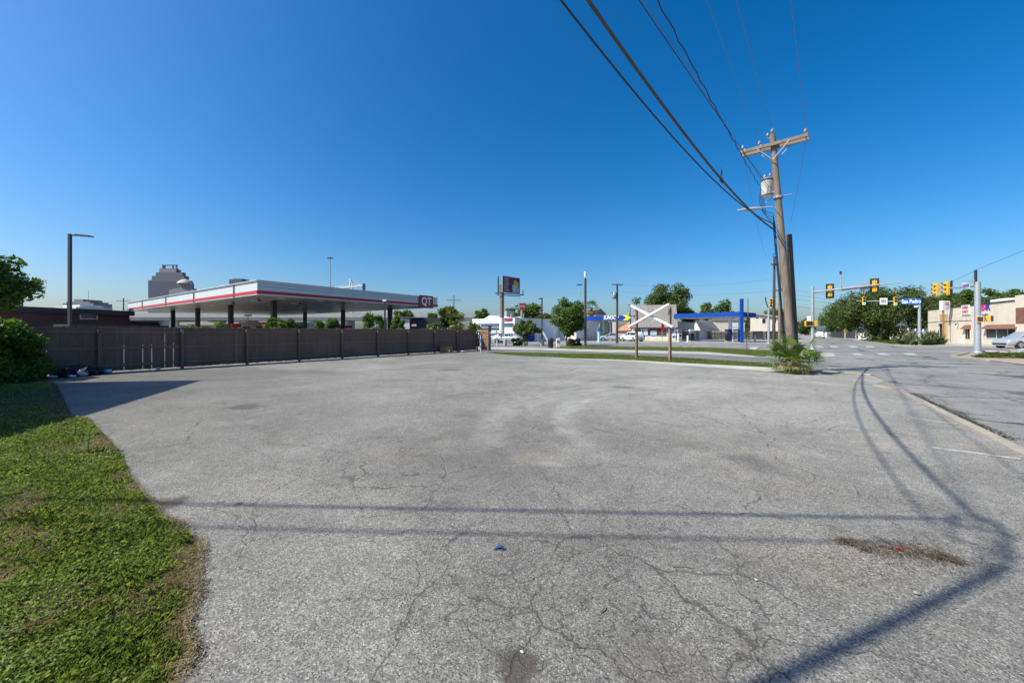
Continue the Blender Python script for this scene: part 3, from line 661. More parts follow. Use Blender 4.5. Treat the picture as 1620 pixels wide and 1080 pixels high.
tree_px('tree', 'dark tree between the oak and right blue canopy', 'tree', 1092, 112, 487, 36, 520, 72, n=2400, leaf=0.36, group=G_FAR)
tree_px('tree', 'dark tree behind the beige house left of its roof peak', 'tree', 1180, 120, 497, 22, 524, 73, n=1300, leaf=0.36, group=G_FAR)
tree_px('tree', 'dark tree behind the beige house right of its roof', 'tree', 1226, 125, 487, 44, 530, 74, n=3200, leaf=0.36, group=G_FAR)
tree_px('tree', 'far dark tree mass closing the street right of the main pole', 'tree', 1274, 190, 503, 32, 531, 75, n=2600, leaf=0.5, mat='leaf_oak', group=G_FAR)
tree_px('tree', 'street tree right of the far white car', 'tree', 1318, 120, 484, 46, 528, 76, n=4500, leaf=0.36, mat='leaf', trunk=0.3, group='trees along the right side of the street')
tree_px('tree', 'second street tree behind the yellow diamond sign', 'tree', 1340, 105, 484, 40, 529, 77, n=3600, leaf=0.34, mat='leaf_oak', trunk=0.3, group='trees along the right side of the street')
tree_px('oak_tree', 'huge spreading oak behind the far traffic lights and street name sign', 'tree', 1393, 71, 453, 148, 536, 78, n=26000, leaf=0.21, mat='leaf_oak', trunk=0.33, clumps=110, stems=3, depth=7.5, ragged=0.5)
for k, (px, d, yt, wpx, yb, lb) in enumerate(((1462,115,464,60,505,'tree behind the left end of the beige shop roof'),(1500,120,460,70,500,'loose tree behind the sign pole before the beige shop'),(1548,110,456,70,500,'tree behind the beige shop just right of the big signal pole'),(1592,105,456,70,500,'tree behind the beige shop roof near the right edge'),(1640,100,452,70,500,'tree behind the beige shop at the far right edge'))):
    tree_px('tree', lb, 'tree', px, d, yt, wpx, yb, 80+k, n=5000, leaf=0.36, mat='leaf' if k else 'leaf_olive', trunk=0.3, group=G_FAR)
for k, (px, yb, wpx, h, lb) in enumerate(((821,547,20,0.95,'clipped hedge under the small spreading tree'),(906,547,24,0.9,'clipped hedge under the large round tree'))):
    d = F*EYE/(yb-YH); bush('hedge', lb, D(px,d), wpx/F*d, 1.2, h, 90+k, 2600, 0.09, 'leaf_hedge', 'hedge', 'clipped hedges before the white building', True, 30)

def fan_palm_tall(name, label, px, d, ytop, ybot):
    t = thing(name, label, 'palm tree', D(px,d)); zt_ = Z(ytop+9,d); b = MB(); b.tube([(0,0,0),(0.1,0,zt_*0.5),(0.15,0,zt_)],[0.3,0.24,0.22],9); b.build('trunk', M['bark_pale'], t)
    rng = random.Random(px)
    for kind, n, lo, hi, L, m in (('crown',34,-0.25,1.2,1.5,'leaf_palm'),('dead_fronds',30,-1.4,-0.5,1.6,'palm_dead')):
        b = MB()
        for k in range(n):
            a = rng.random()*2*math.pi; e = rng.uniform(lo,hi); dv = Vector((math.cos(a)*math.cos(e),math.sin(a)*math.cos(e),math.sin(e)))
            o = Vector((0.15,0,zt_)); c = o+dv*L*0.55; side = dv.cross(Vector((0,0,1))).normalized()
            for j in range(9):
                q = (j-4)/4; tip = c+(dv*math.cos(q*1.1)+side*math.sin(q*1.1))*L*0.75+Vector((0,0,-0.25*abs(q)-0.12)); nn = (tip-c).cross(Vector((0,0,1))).normalized()*0.07
                b.add([c-nn*0.4,(c+tip)/2-nn,tip,(c+tip)/2+nn],[(0,1,2,3)])
        b.build(kind, M[m], t)
fan_palm_tall('palm_tree', 'tall fan palm behind the dark pole left of the left blue canopy', 935, 84, 477, 505)
fan_palm_tall('palm_tree', 'small palm beside the thin utility pole right of the canopy end', 722, 70, 497, 505)

# young fan palm at the foot of the utility pole
PB = D(1256,15.25)
def young_palm():
    t = thing('fan_palm', 'young bushy fan palm at the foot of the large utility pole', 'palm', PB); t.scale = (0.95,0.95,1.18)
    rng = random.Random(5)
    b = MB(); b.lathe([(0.30,-0.05),(0.26,0.15),(0.2,0.4),(0.12,0.6)],12); b.build('trunk', M['palm_dead'], t)
    for kind, n, mat in (('frond',48,'leaf_palm'),('dead_frond',15,'palm_dead')):
        for k in range(n):
            b = MB(); a = rng.random()*2*math.pi
            dead = kind == 'dead_frond'
            e = rng.uniform(-0.55,0.25) if dead else math.asin(rng.uniform(-0.3,0.985))
            L = rng.uniform(0.3,0.5) if dead else rng.uniform(0.42,0.62)*(0.8+0.75*max(0,math.sin(e)))
            R = rng.uniform(0.25,0.38) if dead else rng.uniform(0.40,0.58)
            dv = Vector((math.cos(a)*math.cos(e),math.sin(a)*math.cos(e),math.sin(e)))
            o = Vector((math.cos(a)*0.12,math.sin(a)*0.12,0.3)); c = o+dv*L
            b.tube([o,o.lerp(c,0.5)+Vector((0,0,0.04)),c],[0.014,0.011,0.008],5)
            side = dv.cross(Vector((0,0,1))).normalized(); up = side.cross(dv).normalized()
            nb = 14
            for j in range(nb):
                q = (j-(nb-1)/2)/((nb-1)/2); ang = q*1.75
                dd = dv*math.cos(ang)+side*math.sin(ang)
                l = R*(1-0.25*abs(q))*rng.uniform(0.85,1.1); tip = c+dd*l+Vector((0,0,-0.09*R*(1+1.5*abs(q))*rng.uniform(0.1,1.6)))-up*0.05
                mid = c+dd*l*0.55+up*0.02; nn = dd.cross(up).normalized()*0.026
                b.add([c-nn*0.3,mid-nn,tip,mid+nn,c+nn*0.3],[(0,1,2,3,4)])
            b.build(kind, M[mat], t)
young_palm()

# ------------------------------------------------------------------ utility poles and wires
def insulator(b, p, s=1.0):
    M4 = Matrix.Translation(p)
    b.lathe([(0.018*s,0),(0.02*s,0.05*s),(0.06*s,0.06*s),(0.045*s,0.1*s),(0.055*s,0.12*s),(0.035*s,0.17*s),(0.012*s,0.2*s),(0.0,0.205*s)],8,0,M4)
P1 = Vector(D(1255.5,15.6)); P1T = Vector(D(1222,15.5)); H1 = Z(213,15.5)
lean1 = P1T-P1
def on_pole(z): 
    k = z/H1; return Vector((P1.x+lean1.x*k, P1.y+lean1.y*k, z))
wdir = (Vector(W(-3.3,-0.6))-P1T).normalized()                       # towards the pole behind the camera
adir = Vector((-wdir.y, wdir.x)); 
if adir.dot(Vector((RX,RY))) < 0: adir = -adir                       # crossarm direction, to the right in the picture
up1 = thing('utility_pole', 'tall leaning wooden utility pole with crossarm and rusty white transformer', 'utility pole', (P1.x,P1.y))
def L1(v): return Vector(v)-Vector((P1.x,P1.y,0))
b = MB(); zs = [-0.1,1.5,3,4.5,6,7.5,H1]
b.tube([L1(on_pole(z)) for z in zs], [0.157,0.149,0.14,0.132,0.123,0.113,0.10], 16); b.build('shaft', M['pole'], up1)
zc = H1-0.45; cc = L1(on_pole(zc)); A2 = Vector((adir.x,adir.y,0)); W2 = Vector((wdir.x,wdir.y,0)); UPV = Vector((0,0,1))
for s in (-1,1):
    Mx = Matrix((( A2.x,W2.x,0,cc.x+W2.x*s*0.19),(A2.y,W2.y,0,cc.y+W2.y*s*0.19),(0,0,1,cc.z),(0,0,0,1)))
    b = MB(); b.cbox(-1.13,1.13,-0.05,0.05,-0.06,0.06,0.012,0,Mx); b.build('crossarm', M['arm'], up1)
    b = MB()
    for q in (-1,1): b.tube([cc+A2*q*0.55+W2*s*0.25-UPV*0.03, cc+W2*s*0.2-UPV*0.62],0.018,6)
    b.build('brace', M['steel'], up1)
attach = {}
for nm, q in (('left',-1.04),('inner',-0.45),('right',1.04)):
    b = MB(); p0 = cc+A2*q; 
    for s in (-1,1): insulator(b, p0+W2*s*0.19+UPV*0.06, 1.1)
    b.tube([p0-W2*0.25,p0+W2*0.25],0.02,6); b.build('insulator', M['galv'], up1); attach[nm] = Vector((P1.x,P1.y,0))+p0+UPV*0.2
b = MB(); top = L1(on_pole(H1))
insulator(b, top+UPV*0.02, 1.2); insulator(b, top-A2*0.16-UPV*0.08, 1.0); b.tube([top-A2*0.16-UPV*0.1,top+A2*0.12-UPV*0.1],0.015,6); b.build('insulator', M['galv'], up1)
attach['top'] = on_pole(H1)+UPV*0.2
ztr = Z(290,15.3); tp = L1(on_pole(ztr))-A2*0.335
tr = MB(); Mt = Matrix.Translation(tp)
tr.lathe([(0.0,-0.36),(0.185,-0.36),(0.2,-0.34),(0.21,0.27),(0.22,0.28),(0.22,0.31)],20,0,Mt); tr.lathe([(0.22,0.31),(0.2,0.35),(0.06,0.39),(0.0,0.39)],20,1,Mt)
tro = tr.build('transformer', [M['rust'],M['galv']], up1)
b = MB(); insulator(b, tp+Vector((-0.08,0.05,0.36)), 1.0); insulator(b, tp+Vector((0.1,-0.06,0.36)), 0.9); b.build('bushing', M['galv'], tro)
b = MB(); b.lathe([(0.222,0.25),(0.228,0.28),(0.224,0.315)],20,0,Mt); b.lathe([(0.20,-0.355),(0.208,-0.33),(0.203,-0.31)],20,0,Mt); b.build('lid_ring', M['dark_metal'], tro)
b = MB(); b.box(tp.x,tp.x+0.01,tp.y,tp.y+0.01,tp.z,tp.z+0.01); 
for dz in (-0.25,0.25): b.tube([tp+UPV*dz, tp+A2*0.3+UPV*dz],0.035,6)
b.build('bracket', M['steel'], up1)
b = MB()
for k in range(4): 
    o = tp+Vector((-0.12+0.06*k,0.05,-0.36)); b.tube([tp-A2*0.2+UPV*(0.1-0.05*k), tp-A2*(0.28-0.05*k)-UPV*0.4, tp-A2*(0.2-0.06*k)-UPV*(0.9+0.1*k), tp+A2*0.2-UPV*(1.1+0.15*k), L1(on_pole(ztr-1.7-0.2*k))-A2*0.17],0.012,5)
b.build('drop_lead', M['cable'], up1)
zl = Z(326,15.4)
lp0 = L1(on_pole(zl)); LD = (Vector((P1.x,P1.y,0))*0 - A2*0.95 + W2*0.3).normalized()
b = MB(); b.tube([lp0-UPV*0.05, lp0+LD*0.3+UPV*0.06, lp0+LD*0.65+UPV*0.05],0.024,8); la = b.build('lamp_arm', M['steel'], up1)
sd = LD.cross(UPV)
Ml = Matrix(((LD.x,sd.x,0,lp0.x+LD.x*0.6),(LD.y,sd.y,0,lp0.y+LD.y*0.6),(LD.z,sd.z,1,lp0.z+0.03),(0,0,0,1)))
b = MB()
prof = [(0,0.05,0.05),(0.12,0.07,0.07),(0.3,0.10,0.09),(0.62,0.10,0.07),(0.86,0.05,0.03)]
rings = [[Ml @ Vector((x,wy*math.cos(a),hz*math.sin(a)*(1 if math.sin(a)>0 else 0.5))) for a in [2*math.pi*j/10 for j in range(10)]] for x,wy,hz in prof]
vs = [q for r in rings for q in r]; fs = [(i*10+j,i*10+(j+1)%10,(i+1)*10+(j+1)%10,(i+1)*10+j) for i in range(4) for j in range(10)]
b.add(vs,fs,0,True); b.add(rings[-1],[tuple(range(10))]); b.add(rings[0],[tuple(range(9,-1,-1))]); b.build('lamp_head', M['steel'], la)
b = MB()
for z in (Z(312,15.5),): 
    c0 = L1(on_pole(z)); b.tube([c0-A2*0.42-UPV*0.12,c0-A2*0.2+UPV*0.02,c0+A2*0.2+UPV*0.04,c0+A2*0.45+UPV*0.02],0.02,6); b.lathe([(0.17,-0.05),(0.18,0),(0.17,0.05)],14,0,Matrix.Translation(c0))
b.build('cable_bracket', M['galv'], up1)
b = MB(); 
for k in range(3): b.tube([L1(on_pole(z))-A2*(0.19+0.025*k)+W2*0.05*k for z in (0,2,4,5.2+0.4*k)],0.014,5)
c0 = L1(on_pole(Z(398,15.4)))-A2*0.22; b.tube([c0,c0-A2*0.12-UPV*0.02,c0-A2*0.1-UPV*0.15,c0-UPV*0.15],0.015,5)
b.build('riser_cable', M['cable'], up1)
# dark stub pole standing right against it
sp = Vector(D(1260,15.95)); b = MB(); tp2 = Vector(D(1248.5,15.9))
b.tube([(0,0,-0.05),((tp2.x-sp.x)*0.5,(tp2.y-sp.y)*0.5,2.8),(tp2.x-sp.x,tp2.y-sp.y,Z(371,15.9))],[0.125,0.115,0.10],14)
so_ = b.build('stub_pole', M['pole_dark']); so_.location = (sp.x,sp.y,0); tag(so_, 'dark cut off pole stub standing against the large leaning utility pole', 'pole')

# second pole of the line, left behind the camera (its shadow lies across the lower right)
P0 = Vector(W(-4.17,-0.35)); H0 = 8.0
up0 = thing('utility_pole', 'slim wooden service pole left of the viewer casting the broad shadow', 'utility pole', (P0.x,P0.y))
lean0 = Vector((FX,FY,0))*0.48
def on0(z): return Vector((P0.x,P0.y,0))+lean0*(z/H0)+Vector((0,0,z))
def L0(v): return v-Vector((P0.x,P0.y,0))
b = MB(); b.tube([L0(on0(z)) for z in (-0.1,3,6,H0)],[0.052,0.048,0.044,0.04],14); b.build('shaft', M['pole'], up0)
b = MB(); c1 = L0(on0(7.9)); CR = Vector((RX,RY,0)); CF = Vector((FX,FY,0))
KP = [c1, c1+CR*0.30+CF*0.16-UPV*0.05, c1+CR*0.46+CF*0.36+UPV*0.04, c1+CR*0.62+CF*0.42, c1+CR*0.83+CF*0.73, c1+CR*0.60+CF*0.80+UPV*0.05, c1+CR*0.40+CF*0.65, c1+CR*0.52+CF*0.58-UPV*0.06]
b.tube(KP,[0.02,0.024,0.03,0.024,0.03,0.02,0.024,0.018],6)
b.tube([c1+CR*0.40+CF*0.65, c1+CR*0.22+CF*0.44-UPV*0.08, c1+CR*0.26+CF*0.26-UPV*0.02, c1+CR*0.05+CF*0.10-UPV*0.1, c1-UPV*0.15],0.018,6)
b.tube([c1+CR*0.62+CF*0.42, c1+CR*0.66+CF*0.60-UPV*0.10, c1+CR*0.42+CF*0.67],0.012,5)
b.build('slack_loop', M['cable'], up0)
# third pole of the line, well behind the viewer, carrying the crossarm wires
P4 = Vector(W(-12.0,-12.0)); H4 = 10.6
up4 = thing('utility_pole', 'crossarm utility pole well behind the viewer', 'utility pole', (P4.x,P4.y))
def on4(z): return Vector((P4.x,P4.y,z))
b = MB(); b.tube([(0,0,-0.1),(0,0,H4)],[0.18,0.13],14); b.build('shaft', M['pole'], up4)
b = MB(); Mx = Matrix(((A2.x,W2.x,0,W2.x*0.17),(A2.y,W2.y,0,W2.y*0.17),(0,0,1,H4-0.45),(0,0,0,1))); b.cbox(-1.13,1.13,-0.05,0.05,-0.06,0.06,0.012,0,Mx); b.build('crossarm', M['arm'], up4)
b = MB()
for q in (-1.04,-0.45,1.04): insulator(b, A2*q+W2*0.17+UPV*(H4-0.39),1.1)
insulator(b, Vector((0,0,H4)),1.2); b.build('insulator', M['galv'], up4)
att0 = {'left': on4(H4-0.2)+A2*-1.04, 'inner': on4(H4-0.2)+A2*-0.45, 'right': on4(H4-0.2)+A2*1.04, 'top': on4(H4+0.2)}
PL = Vector(W(-46,3.2))
upl = thing('utility_pole', 'plain wooden utility pole far out on the left', 'utility pole', (PL.x,PL.y)); b = MB(); b.tube([(0,0,-0.1),(0,0,9.6)],[0.17,0.12],12); b.build('shaft', M['pole'], upl)

def wire(label, a, c, sag=0.3, r=0.008, mat='wire', wob=0.0, n=28, group='overhead lines in the sky'):
    a, c = Vector(a), Vector(c); pts = []
    sdv = (c-a).normalized().cross(UPV)
    for i in range(n+1):
        t = i/n; p = a.lerp(c,t)-UPV*4*sag*t*(1-t)
        if wob: p = p+sdv*wob*math.sin(i*2.4)+UPV*wob*math.cos(i*1.7)
        pts.append(p)
    b = MB(); b.tube(pts, r, 6); o = b.build('overhead_wire', M[mat]); return tag(o, label, 'cable', group)
def span(label, a, z0, px_top, drop=0.0, **k):                       # from the main pole to the pole behind, at height z0 there
    return wire(label, a, on0(z0)+A2*k.pop('off',0.0), **k)
wire('thin wire from the right end of the crossarm up to the top edge', attach['right'], att0['right'], 0.5, 0.007)
wire('thin wire from the pole top up to the top edge', attach['top'], att0['top'], 0.5, 0.007)
wire('thin wire from the inner crossarm insulator, leftmost of the faint pair', attach['inner'], att0['inner'], 0.5, 0.006)
wire('crinkled black twisted cable passing the left end of the crossarm', on_pole(Z(292,15.5))-A2*0.6+UPV*0.1, att0['left']-UPV*0.9-A2*0.2, 0.6, 0.013, 'cable', 0.016, 110)
wire('thin black wire just left of the crinkled twisted cable', on_pole(7.46)-A2*0.25, on0(8.0), 0.12, 0.010, 'cable')
wire('thin grey wire between the crinkled cable and the black wire', on_pole(7.3)-A2*0.25, on0(8.2), 0.04, 0.007)
wire('thick grey brown cable bundle running down to the pole', on_pole(5.75)-A2*0.2, on0(7.75)+CR*0.83+CF*0.73, 0.86, 0.030, 'bundle')
wire('straight black cable left of the thick bundle', on_pole(6.0)-A2*0.2, on0(7.65)+CR*0.42+CF*0.67, 1.08, 0.017, 'cable')
# triangular hanger on the bundle
ta, tb = on_pole(5.75)-A2*0.2, on0(7.75)+CR*0.83+CF*0.73
t_ = 0.36; hp = ta.lerp(tb,t_)-UPV*4*0.86*t_*(1-t_); hd = (tb-ta).normalized()
b = MB(); b.tube([hp+UPV*0.03,hp+UPV*0.32+hd*0.06,hp+hd*0.16+UPV*0.03,hp+UPV*0.03],0.010,5); b.tube([hp-hd*0.05-UPV*0.02,hp+hd*0.2-UPV*0.02],0.045,6)
tag(b.build('cable_hanger', M['cable']), 'small black triangular hanger on the thick cable bundle', 'hanger')
wire('upper shadow casting wire going left from the pole beside the viewer', on0(7.9)+CR*0.6+CF*0.72, (PL.x,PL.y,9.3), 0.9, 0.024, 'cable', group='wires going left from the nearest pole')
wire('lower shadow casting wire going left from the pole beside the viewer', on0(7.6)+CF*0.45, (PL.x,PL.y,8.4), 0.9, 0.018, 'cable', group='wires going left from the nearest pole')

# far poles
def far_pole(label, px, d, ytop, lean_px=0, r=0.14, arm=None, mat='pole_dark', lamp=None, drum=None):
    t = thing('utility_pole', label, 'utility pole', D(px,d), 0, TH, 'wooden poles in the distance'); h = Z(ytop,d); dx = lean_px/F*d
    b = MB(); b.tube([(0,0,-0.1),(dx*0.5,0,h*0.5),(dx,0,h)],[r,r*0.85,r*0.65],10); b.build('shaft', M[mat], t)
    if arm:
        for z, hw, a in arm:
            c, s = math.cos(a), math.sin(a); b = MB(); b.tube([(dx-hw*c,-hw*s,z),(dx+hw*c,hw*s,z)],0.065,6); b.build('crossarm', M['pole_dark'], t)
            b = MB()
            for q in (-0.9,-0.4,0.4,0.9): insulator(b, Vector((dx+hw*c*q,hw*s*q,z+0.05)),1.2)
            b.build('insulator', M['galv'], t)
    if lamp:
        z, L = lamp; b = MB(); b.tube([(dx,0,z-0.4),(dx+L*0.5,0,z+0.2),(dx+L*0.8,0,z+0.3)],0.04,6); b.box(min(dx+L*0.75,dx+L*1.15),max(dx+L*0.75,dx+L*1.15),-0.14,0.14,z+0.22,z+0.36); b.build('street_lamp', M['steel'], t)
    if drum:
        b = MB(); b.lathe([(0,drum-0.5),(0.26,drum-0.5),(0.28,drum+0.4),(0,drum+0.5)],12,0,Matrix.Translation((dx-0.42,0,0))); b.tube([(dx-0.4,0,drum),(dx,0,drum)],0.05,6); b.build('transformer', M['galv'], t)
    return t
far_pole('dark wooden pole with T crossarm and lamp before the left blue canopy', 976, 55.8, 449, 0.5, 0.19, [(8.45,0.9,0.3)], 'pole_dark', (7.0,-0.9), 6.9)
far_pole('small pole with transformer behind the left blue canopy', 997, 110, 481, 0, 0.16, [(9.3,0.8,0.2)], 'pole_dark', (7.5,-0.9), 6.5)
far_pole('thin utility pole with crossarm above the right part of the brown fence', 718, 85, 467, 0, 0.16, [(8.6,1.5,0.1)], 'pole', None, 7.0)
far_pole('tall dark pole just left of the main leaning pole, white insulators on top', 1224, 55, 406, 1, 0.22, [(11.2,0.9,0.5)], 'pole_dark')
far_pole('slim leaning pole directly beside the main leaning pole', 1233, 52, 398, 1, 0.19, [(7.2,0.7,0.2)], 'pole')
far_pole('bare pole right of the blue upright pylon', 1184, 62, 472, -1, 0.10, None, 'pole')
far_pole('wooden pole rising through the huge oak', 1416, 70, 455, -1, 0.2, None, 'pole')
far_pole('tiny pole with crossarm left of the canopy behind the dark roof', 195, 120, 471, 0.5, 0.2, [(11.2,1.8,0.3)], 'pole_dark')
far_pole('far roadside pole with lamp among the street trees', 1309, 130, 495, 0, 0.2, None, 'pole', (7.8,1.2), 7.2)
p2 = V3(D(1225,55), Z(408,55)); p3 = V3(D(1233.5,52), Z(440,52)); p9 = V3(D(976,55.8), 8.5)
GW = 'distant thin wires'
wire('thin wire hanging from the crossarm right end beside the main pole', attach['right']-UPV*0.4, p2+Vector((0.6,0,0)), 1.2, 0.008, group=GW)
wire('thin wire falling from the crossarm left end to the dark far pole', attach['left']-UPV*0.4, p2-Vector((0.6,0,0)), 1.2, 0.006, group=GW)
wire('upper thin wire between the dark far pole and the T crossarm pole', p3, p9, 0.6, 0.012, group=GW)
wire('lower thin wire between the slim pole and the T crossarm pole', p3-UPV*1.6, p9-UPV*1.0, 0.6, 0.012, group=GW)
wire('thin wire from the T crossarm pole toward the white building', p9-UPV*0.4, V3(D(718,85),8.6), 0.8, 0.012, group=GW)
for k, (za, zb_, lb) in enumerate(((6.6,6.9,'highest'),(5.9,6.2,'second'),(5.3,5.7,'third'),(4.2,4.6,'lowest'))):
    wire(lb+' of the thin street wires right of the main pole running to the oak', V3(D(1226,55),za+1.4), V3(D(1416,70),zb_+0.5), 0.3, 0.014, 'cable', group=GW)
wire('black span wire from the right signal pole up to the right edge', V3(D(1543,30.6),Z(427,30.6)), V3(D(1800,24),Z(310,24)), 0.2, 0.012, 'cable')
wire('black span wire from the right signal pole down toward the oak', V3(D(1543,30.6),Z(428,30.6)), V3(D(1416,70),7.6), 0.5, 0.012, 'cable')
for k,(za,zb_,lb) in enumerate(((5.9,6.0,'upper'),(5.55,5.6,'lower'))):
    wire(lb+' thin wire above the beige shop roof at the right edge', V3(D(1470,60),za), V3(D(1760,36),zb_), 0.1, 0.01, group=GW)

# ------------------------------------------------------------------ traffic signals
def signal_head(parent, loc, rz, on=None, plate=True, sc=1.0):
    Mh = Matrix.Translation(loc) @ Matrix.Rotation(rz,4,'Z') @ Matrix.Scale(sc,4)
    b = MB(); 
    for k in range(3): b.cbox(-0.17,0.17,-0.10,0.10,-0.53+0.355*k,-0.53+0.35*(k+1),0.02,0,Mh)
    hd_ = b.build('signal_head', M['signal'], parent)
    for k in range(3):
        c = -0.53+0.355*k+0.175
        b = MB(); vs, fs = [], []
        for yy in (-0.10,-0.34):
            for j in range(9):
                a = math.radians(-20+220*j/8); vs.append(Mh @ Vector((0.135*math.cos(a),yy,c+0.135*math.sin(a))))
        for j in range(8): fs.append((j,j+1,10+j,9+j))
        b.add(vs,fs,0,True); b.build('visor', M['signal'] if not plate else M['signal'], hd_)
        b = MB(); b.lathe([(0.0,0.0),(0.06,0.0),(0.125,0.0)],12,0,Mh @ Matrix.Translation((0,-0.108,c)) @ Matrix.Rotation(math.pi/2,4,'X')); b.build('lens', M['green_on'] if (on == 'green' and k == 0) else M['lens'], hd_)
    if plate:
        b = MB(); b.box(-0.33,0.33,-0.05,-0.035,-0.72,0.72,0,Mh); 
        b.build('backplate', M['black'], hd_)
    b = MB()
    for k in range(3): b.box(-0.09,0.09,0.10,0.125,-0.45+0.355*k,-0.30+0.355*k,0,Mh)
    b.tube([Mh @ Vector((0,0.14,-0.6)),Mh @ Vector((0,0.14,0.62))],0.022*sc,6); b.build('bracket', M['signal'], hd_)
def ped_head(parent, loc, rz, wd=0.46):
    Mh = Matrix.Translation(loc) @ Matrix.Rotation(rz,4,'Z')
    b = MB(); b.cbox(-wd/2,wd/2,-0.12,0.12,-0.24,0.24,0.025,0,Mh); h = b.build('walk_signal', M['signal'], parent)
    b = MB(); b.box(-wd/2+0.05,wd/2-0.05,-0.13,-0.122,-0.19,0.19,0,Mh); b.build('lens', M['black'], h)
# near left signal: arm over the road, heads seen from behind
dS = 35.9; S1 = Vector(D(1285.5,dS)); e1 = Vector(D(1428,32.5))
s1 = thing('traffic_signal', 'grey mast arm traffic signal with two black backed heads seen from behind', 'traffic signal', S1)
b = MB(); b.lathe([(0.24,0),(0.24,0.06),(0.15,0.10)],14); b.tube([(0,0,0),(0,0,5.75)],[0.15,0.115],14); b.lathe([(0.12,5.75),(0.08,5.82),(0,5.84)],14); b.build('pole', M['steel'], s1)
ev = e1-S1; za, ze = Z(462,dS), Z(446,32.5)
def armp(px):
    r = Vector(D(px,1.0)); n = Vector((-ev.y,ev.x)); t = S1.dot(n)/r.dot(n); q = r*t-S1; k = q.length/ev.length; return Vector((q.x,q.y,za+(ze-za)*k))
b = MB(); b.tube([(0,0,za)]+[armp(x) for x in (1310,1350,1390,1428)],[0.1,0.09,0.08,0.065,0.05],10); b.build('arm', M['steel'], s1)
ang = math.atan2(ev.y,ev.x); nrm = Vector((-ev.y,ev.x,0)).normalized()          # away from the viewer
for px, py in ((1313.5,460),(1384.5,452)):
    a = armp(px); a.z = Z(py, (S1+Vector((a.x,a.y))).dot(Vector((FX,FY)))); signal_head(s1, a+nrm*0.22, ang+math.pi, None, True, 0.92)
a = armp(1330); b = MB(); b.tube([a,a+UPV*1.35],0.035,8); b.build('camera_mast', M['steel'], s1)
b = MB(); b.cbox(a.x-0.08,a.x+0.08,a.y-0.16,a.y+0.16,a.z+1.35,a.z+1.58,0.02); b.build('camera_box', M['dark_metal'], s1)
a0, a1 = armp(1331), armp(1359); b = MB(); dn = nrm*0.13
for q0, q1, z0, z1, m in ((armp(1331),armp(1359),-0.16,0.18,0),(armp(1360),armp(1377),-0.32,0.30,1)):
    p_, q_ = q0+dn, q1+dn; mb = MB(); th = nrm*0.02
    mb.add([p_+UPV*z0,q_+UPV*z0,q_+UPV*z1,p_+UPV*z1,p_+th+UPV*z0,q_+th+UPV*z0,q_+th+UPV*z1,p_+th+UPV*z1],[(0,1,2,3),(7,6,5,4),(0,4,5,1),(1,5,6,2),(2,6,7,3),(3,7,4,0)]); mb.build('sign_panel', M['steel'] if m == 0 else M['galv'], s1)
ped_head(s1, Vector((-0.34*RX,-0.34*RY,Z(511.5,dS))), TH-0.3, 0.62); ped_head(s1, Vector((0.26*RX,0.26*RY,Z(511.5,dS))), TH+1.2, 0.46)
b = MB(); b.cbox(-0.42,-0.1,-0.15,0.15,Z(507,dS),Z(500,dS),0.02); b.build('control_box', M['white'], s1)
# far signal with street name
dN = 47.2; S2 = Vector(D(1454.5,dN)); e2 = Vector(D(1355,50.6)); s2 = thing('traffic_signal', 'far traffic signal showing green with blue street name sign before the oak', 'traffic signal', S2)
z2 = Z(477,dN)
b = MB(); b.lathe([(0.26,0),(0.26,0.06),(0.17,0.1)],14); b.tube([(0,0,0),(0,0,z2+0.25)],[0.17,0.13],14); b.lathe([(0.13,z2+0.25),(0.0,z2+0.33)],14); b.build('pole', M['steel'], s2)
ev2 = e2-S2; u2 = ev2.normalized(); za2, ze2 = z2, Z(476,50.6)
def arm2(px):
    r = Vector(D(px,1.0)); n = Vector((-ev2.y,ev2.x)); t = S2.dot(n)/r.dot(n); q = r*t-S2; k = q.length/ev2.length; return Vector((q.x,q.y,za2+(ze2-za2)*k))
b = MB(); b.tube([(0,0,za2),arm2(1400),arm2(1355)],[0.09,0.07,0.05],10); b.build('arm', M['steel'], s2)
a2 = math.atan2(-u2.y,-u2.x); n2 = Vector((u2.y,-u2.x,0)); 
if n2.dot(Vector((FX,FY,0))) > 0: n2 = -n2
for px in (1366.5,1416): signal_head(s2, arm2(px)+n2*0.2, a2, 'green', False, 1.0)
def board(parent, name, p0, p1, z0, z1, mat, off):
    mb = MB(); th = off.normalized()*0.03; p_, q_ = p0+off, p1+off
    mb.add([p_+UPV*z0,q_+UPV*z0,q_+UPV*z1,p_+UPV*z1,p_+th+UPV*z0,q_+th+UPV*z0,q_+th+UPV*z1,p_+th+UPV*z1],[(0,3,2,1),(4,5,6,7),(0,1,5,4),(1,2,6,5),(2,3,7,6),(3,0,4,7)]); return mb.build(name, mat, parent)
sb = board(s2,'street_name_sign',arm2(1426),arm2(1456.5),-0.36,0.34,M['sign_blue'],n2*0.14)
mid = (arm2(1426)+arm2(1456.5))/2+n2*0.19; text('San Pedro', 0.66, M['white_clean'], sb, (mid.x,mid.y,mid.z-0.02), (math.pi/2,0,a2), 0.005, 0.012, sx=0.62)
sb2 = board(s2,'lane_sign',arm2(1391.5),arm2(1403.5),-0.42,0.40,M['white'],n2*0.13)
mid = (arm2(1391.5)+arm2(1403.5))/2+n2*0.165; b = MB(); b.box(-0.25,0.25,-0.004,0.0,-0.22,0.22,0,Matrix.Translation(mid)@Matrix.Rotation(a2,4,'Z')); b.build('symbol', M['galv'], sb2)
b = MB(); c = Vector((-0.35*RX,-0.35*RY,z2-0.65)); b.tube([c,c+Vector((0.3*RX,0.3*RY,0))],0.03,6); b.cbox(c.x-0.2,c.x+0.12,c.y-0.1,c.y+0.1,c.z-0.05,c.z+0.17,0.03); b.build('camera_box', M['white'], s2)
